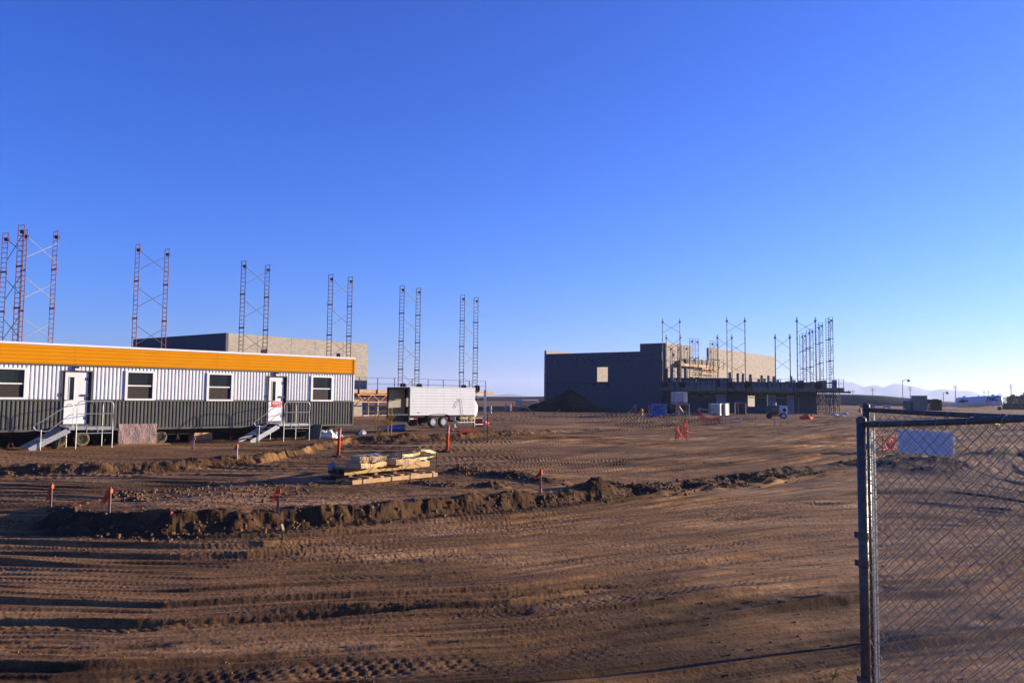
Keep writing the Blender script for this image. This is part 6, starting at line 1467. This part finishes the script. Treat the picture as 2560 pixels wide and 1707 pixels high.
gB = gate('rear chain-link gate leaf behind the near one, carrying the white board', PB[:2], PBe[:2], zB0-.01, zB0+(zB1-zB0)*1.5, 0.14, .028, .0195, .02, (1.2,))
# white board tied to the rear leaf
lnB = Line(PB[:2], math.atan2(eB.x, eB.y)); c4 = [lnB.hit(2235,1072.5), lnB.hit(2374.5,1081), lnB.hit(2374,1142.5), lnB.hit(2234,1131)]
nb = Vector((-eB.y, eB.x, 0)).normalized()
if nb.y < 0: nb = -nb
w0 = c4[0].copy(); rzb = math.atan2(eB.y, eB.x); o = thing('notice_board', 'blank white board with rounded corners tied behind the rear gate leaf', 'sign', w0+nb*.05, rzb)
Rm = Matrix.Rotation(-rzb, 3, 'Z'); loc = [Rm @ (c-w0) for c in c4]
def rounded(c, r=.025, n=5):
    out = []
    for i in range(4):
        p, a, b = c[i], c[i-1], c[(i+1) % 4]; u = (a-p).normalized()*r; v = (b-p).normalized()*r
        for k in range(n+1):
            s = k/n; out.append(p+u*(1-s)**2+v*s**2)
    return out
rp = rounded([Vector((c.x,0,c.z)) for c in loc]); n_ = len(rp)
MB().add([p for p in rp]+[p+Vector((0,.004,0)) for p in rp], [tuple(range(n_)), tuple(range(2*n_-1,n_-1,-1))]+[(i,(i+1)%n_,n_+(i+1)%n_,n_+i) for i in range(n_)]).build('board', M['sign_back'], o)
for c in loc: MB().path([(c.x*.93+.012, -.04, c.z*.93-.015), (c.x*.93+.02, .008, c.z*.93-.02), (c.x*.93+.03,-.045,c.z*.93-.012)], .0022, 4).build('tie_wire', M['dark'], o)
# gate post just outside the frame: its shadow crosses the foreground
gp = thing('gate_post', 'galvanised gate post with a domed cap standing right of the gate leaves', 'post', (8.0, 9.93, hz(8.0, 9.93)-.1))
MB().tube((0,0,0),(0,0,2.5),.045,16).build('pipe', M['galv'], gp, smooth=True); MB().lathe([(.05,2.49),(.05,2.53),(.03,2.56),(.005,2.57)], (0,0,0), 16).build('post_cap', M['galv'], gp)
# weed and clods
p = gnd(2079, 1704); o = thing('weed', 'small yellow green weed in the dirt at the bottom, left of the gate', 'weed', p); rnd = random.Random(2); st = MB(); lf = MB()
for k in range(7):
    a = rnd.uniform(0,6.28); h = rnd.uniform(.05,.13); q = Vector((math.cos(a)*.05, math.sin(a)*.05, h)); st.path([(0,0,0), q*.5+Vector((0,0,.01)), q], [.0025,.002,.0012], 4)
    for i in range(9):
        f = rnd.uniform(.25,1.05); c = q*f; b = rnd.uniform(0,6.28); d = Vector((math.cos(b), math.sin(b), rnd.uniform(.1,.9)))*.022; s = Vector((-math.sin(b), math.cos(b), 0))*.007
        lf.add([c, c+d*.5+s, c+d, c+d*.5-s], [(0,1,2,3)])
st.build('stem', M['weed'], o); lf.build('leaves', M['weed'], o)
M['clod'] = mat('clod_soil', (0.15,0.078,0.036), .95, var=.45, scale=3)
def clods():
    rnd = random.Random(11); V = []; Fc = []; pts = []
    def addp(x, y, s): pts.append((x, y, s))
    for _ in range(3000):
        az = rnd.uniform(-.72, .72); d = 6.0*(60/6.0)**(rnd.random()**1.3); x, y = d*math.sin(az), d*math.cos(az); addp(x, y, rnd.choice((.005,.006,.008,.010,.012,.016))*(1+d/60))
    for _ in range(650):      # broken soil along the cut edge
        x = rnd.uniform(-9.6, 9); y = float(np.interp(x, *NE))+rnd.gauss(.05,.35); addp(x, y, rnd.uniform(.012,.05))
    for _ in range(1300):
        x = rnd.uniform(-16, 3); y = float(np.interp(x, *PE))+rnd.gauss(.2,.5); addp(x, y, rnd.choice((.01,.012,.016,.022,.03,.045)))
    for mx, my, ax, ay, h in MOUNDS:
        for _ in range(45): addp(mx+rnd.gauss(0,.8)*ax, my+rnd.gauss(0,.9)*ay, rnd.uniform(.015,.055))
    for _ in range(420):       # lumps on the left tip of the island
        addp(rnd.uniform(-9.3,-4.5), rnd.uniform(16.2,19.5), rnd.uniform(.015,.06))
    xs = np.array([p[0] for p in pts]); ys = np.array([p[1] for p in pts]); zs = H(xs, ys)
    base = [(1,0,0),(.3,.95,0),(-.8,.6,0),(-.8,-.6,0),(.3,-.95,0)]
    mb = MB()
    for (x, y, s), z in zip(pts, zs):
        a = rnd.uniform(0,6.28); ca, sa = math.cos(a), math.sin(a); j = [rnd.uniform(.65,1.3) for _ in range(11)]
        vs = []
        for i, (u, v, _) in enumerate(base): vs.append((x+s*j[i]*(u*ca-v*sa), y+s*j[i]*(u*sa+v*ca), z-.3*s))
        for i, (u, v, _) in enumerate(base): vs.append((x+s*.62*j[i+5]*(u*ca-v*sa), y+s*.62*j[i+5]*(u*sa+v*ca), z+s*.75*j[-1]))
        mb.add(vs, [(i,(i+1)%5,5+(i+1)%5,5+i) for i in range(5)]+[(5,6,7,8,9)])
    o = mb.build('clods', M['clod']); tag(o, 'loose clods and stones scattered over the dirt', None, None, 'stuff')
clods()
# ------------------------------------------------------------------ haze
hzm = bpy.data.materials.new('haze_air'); hzm.use_nodes = True; n = hzm.node_tree.nodes
for x in list(n):
    if x.type == 'BSDF_PRINCIPLED': n.remove(x)
pv = n.new('ShaderNodeVolumePrincipled'); pv.inputs['Color'].default_value = (0.58, 0.70, 1.0, 1); pv.inputs['Density'].default_value = 0.00016; pv.inputs['Anisotropy'].default_value = 0.3
out = [x for x in n if x.type == 'OUTPUT_MATERIAL'][0]; hzm.node_tree.links.new(pv.outputs[0], out.inputs['Volume'])
HZ = MB().b2(-9000, 9000, -9000, 9000, -5, 175).build('haze', hzm); tag(HZ, 'thin pale blue haze over the whole site', None, None, 'stuff')
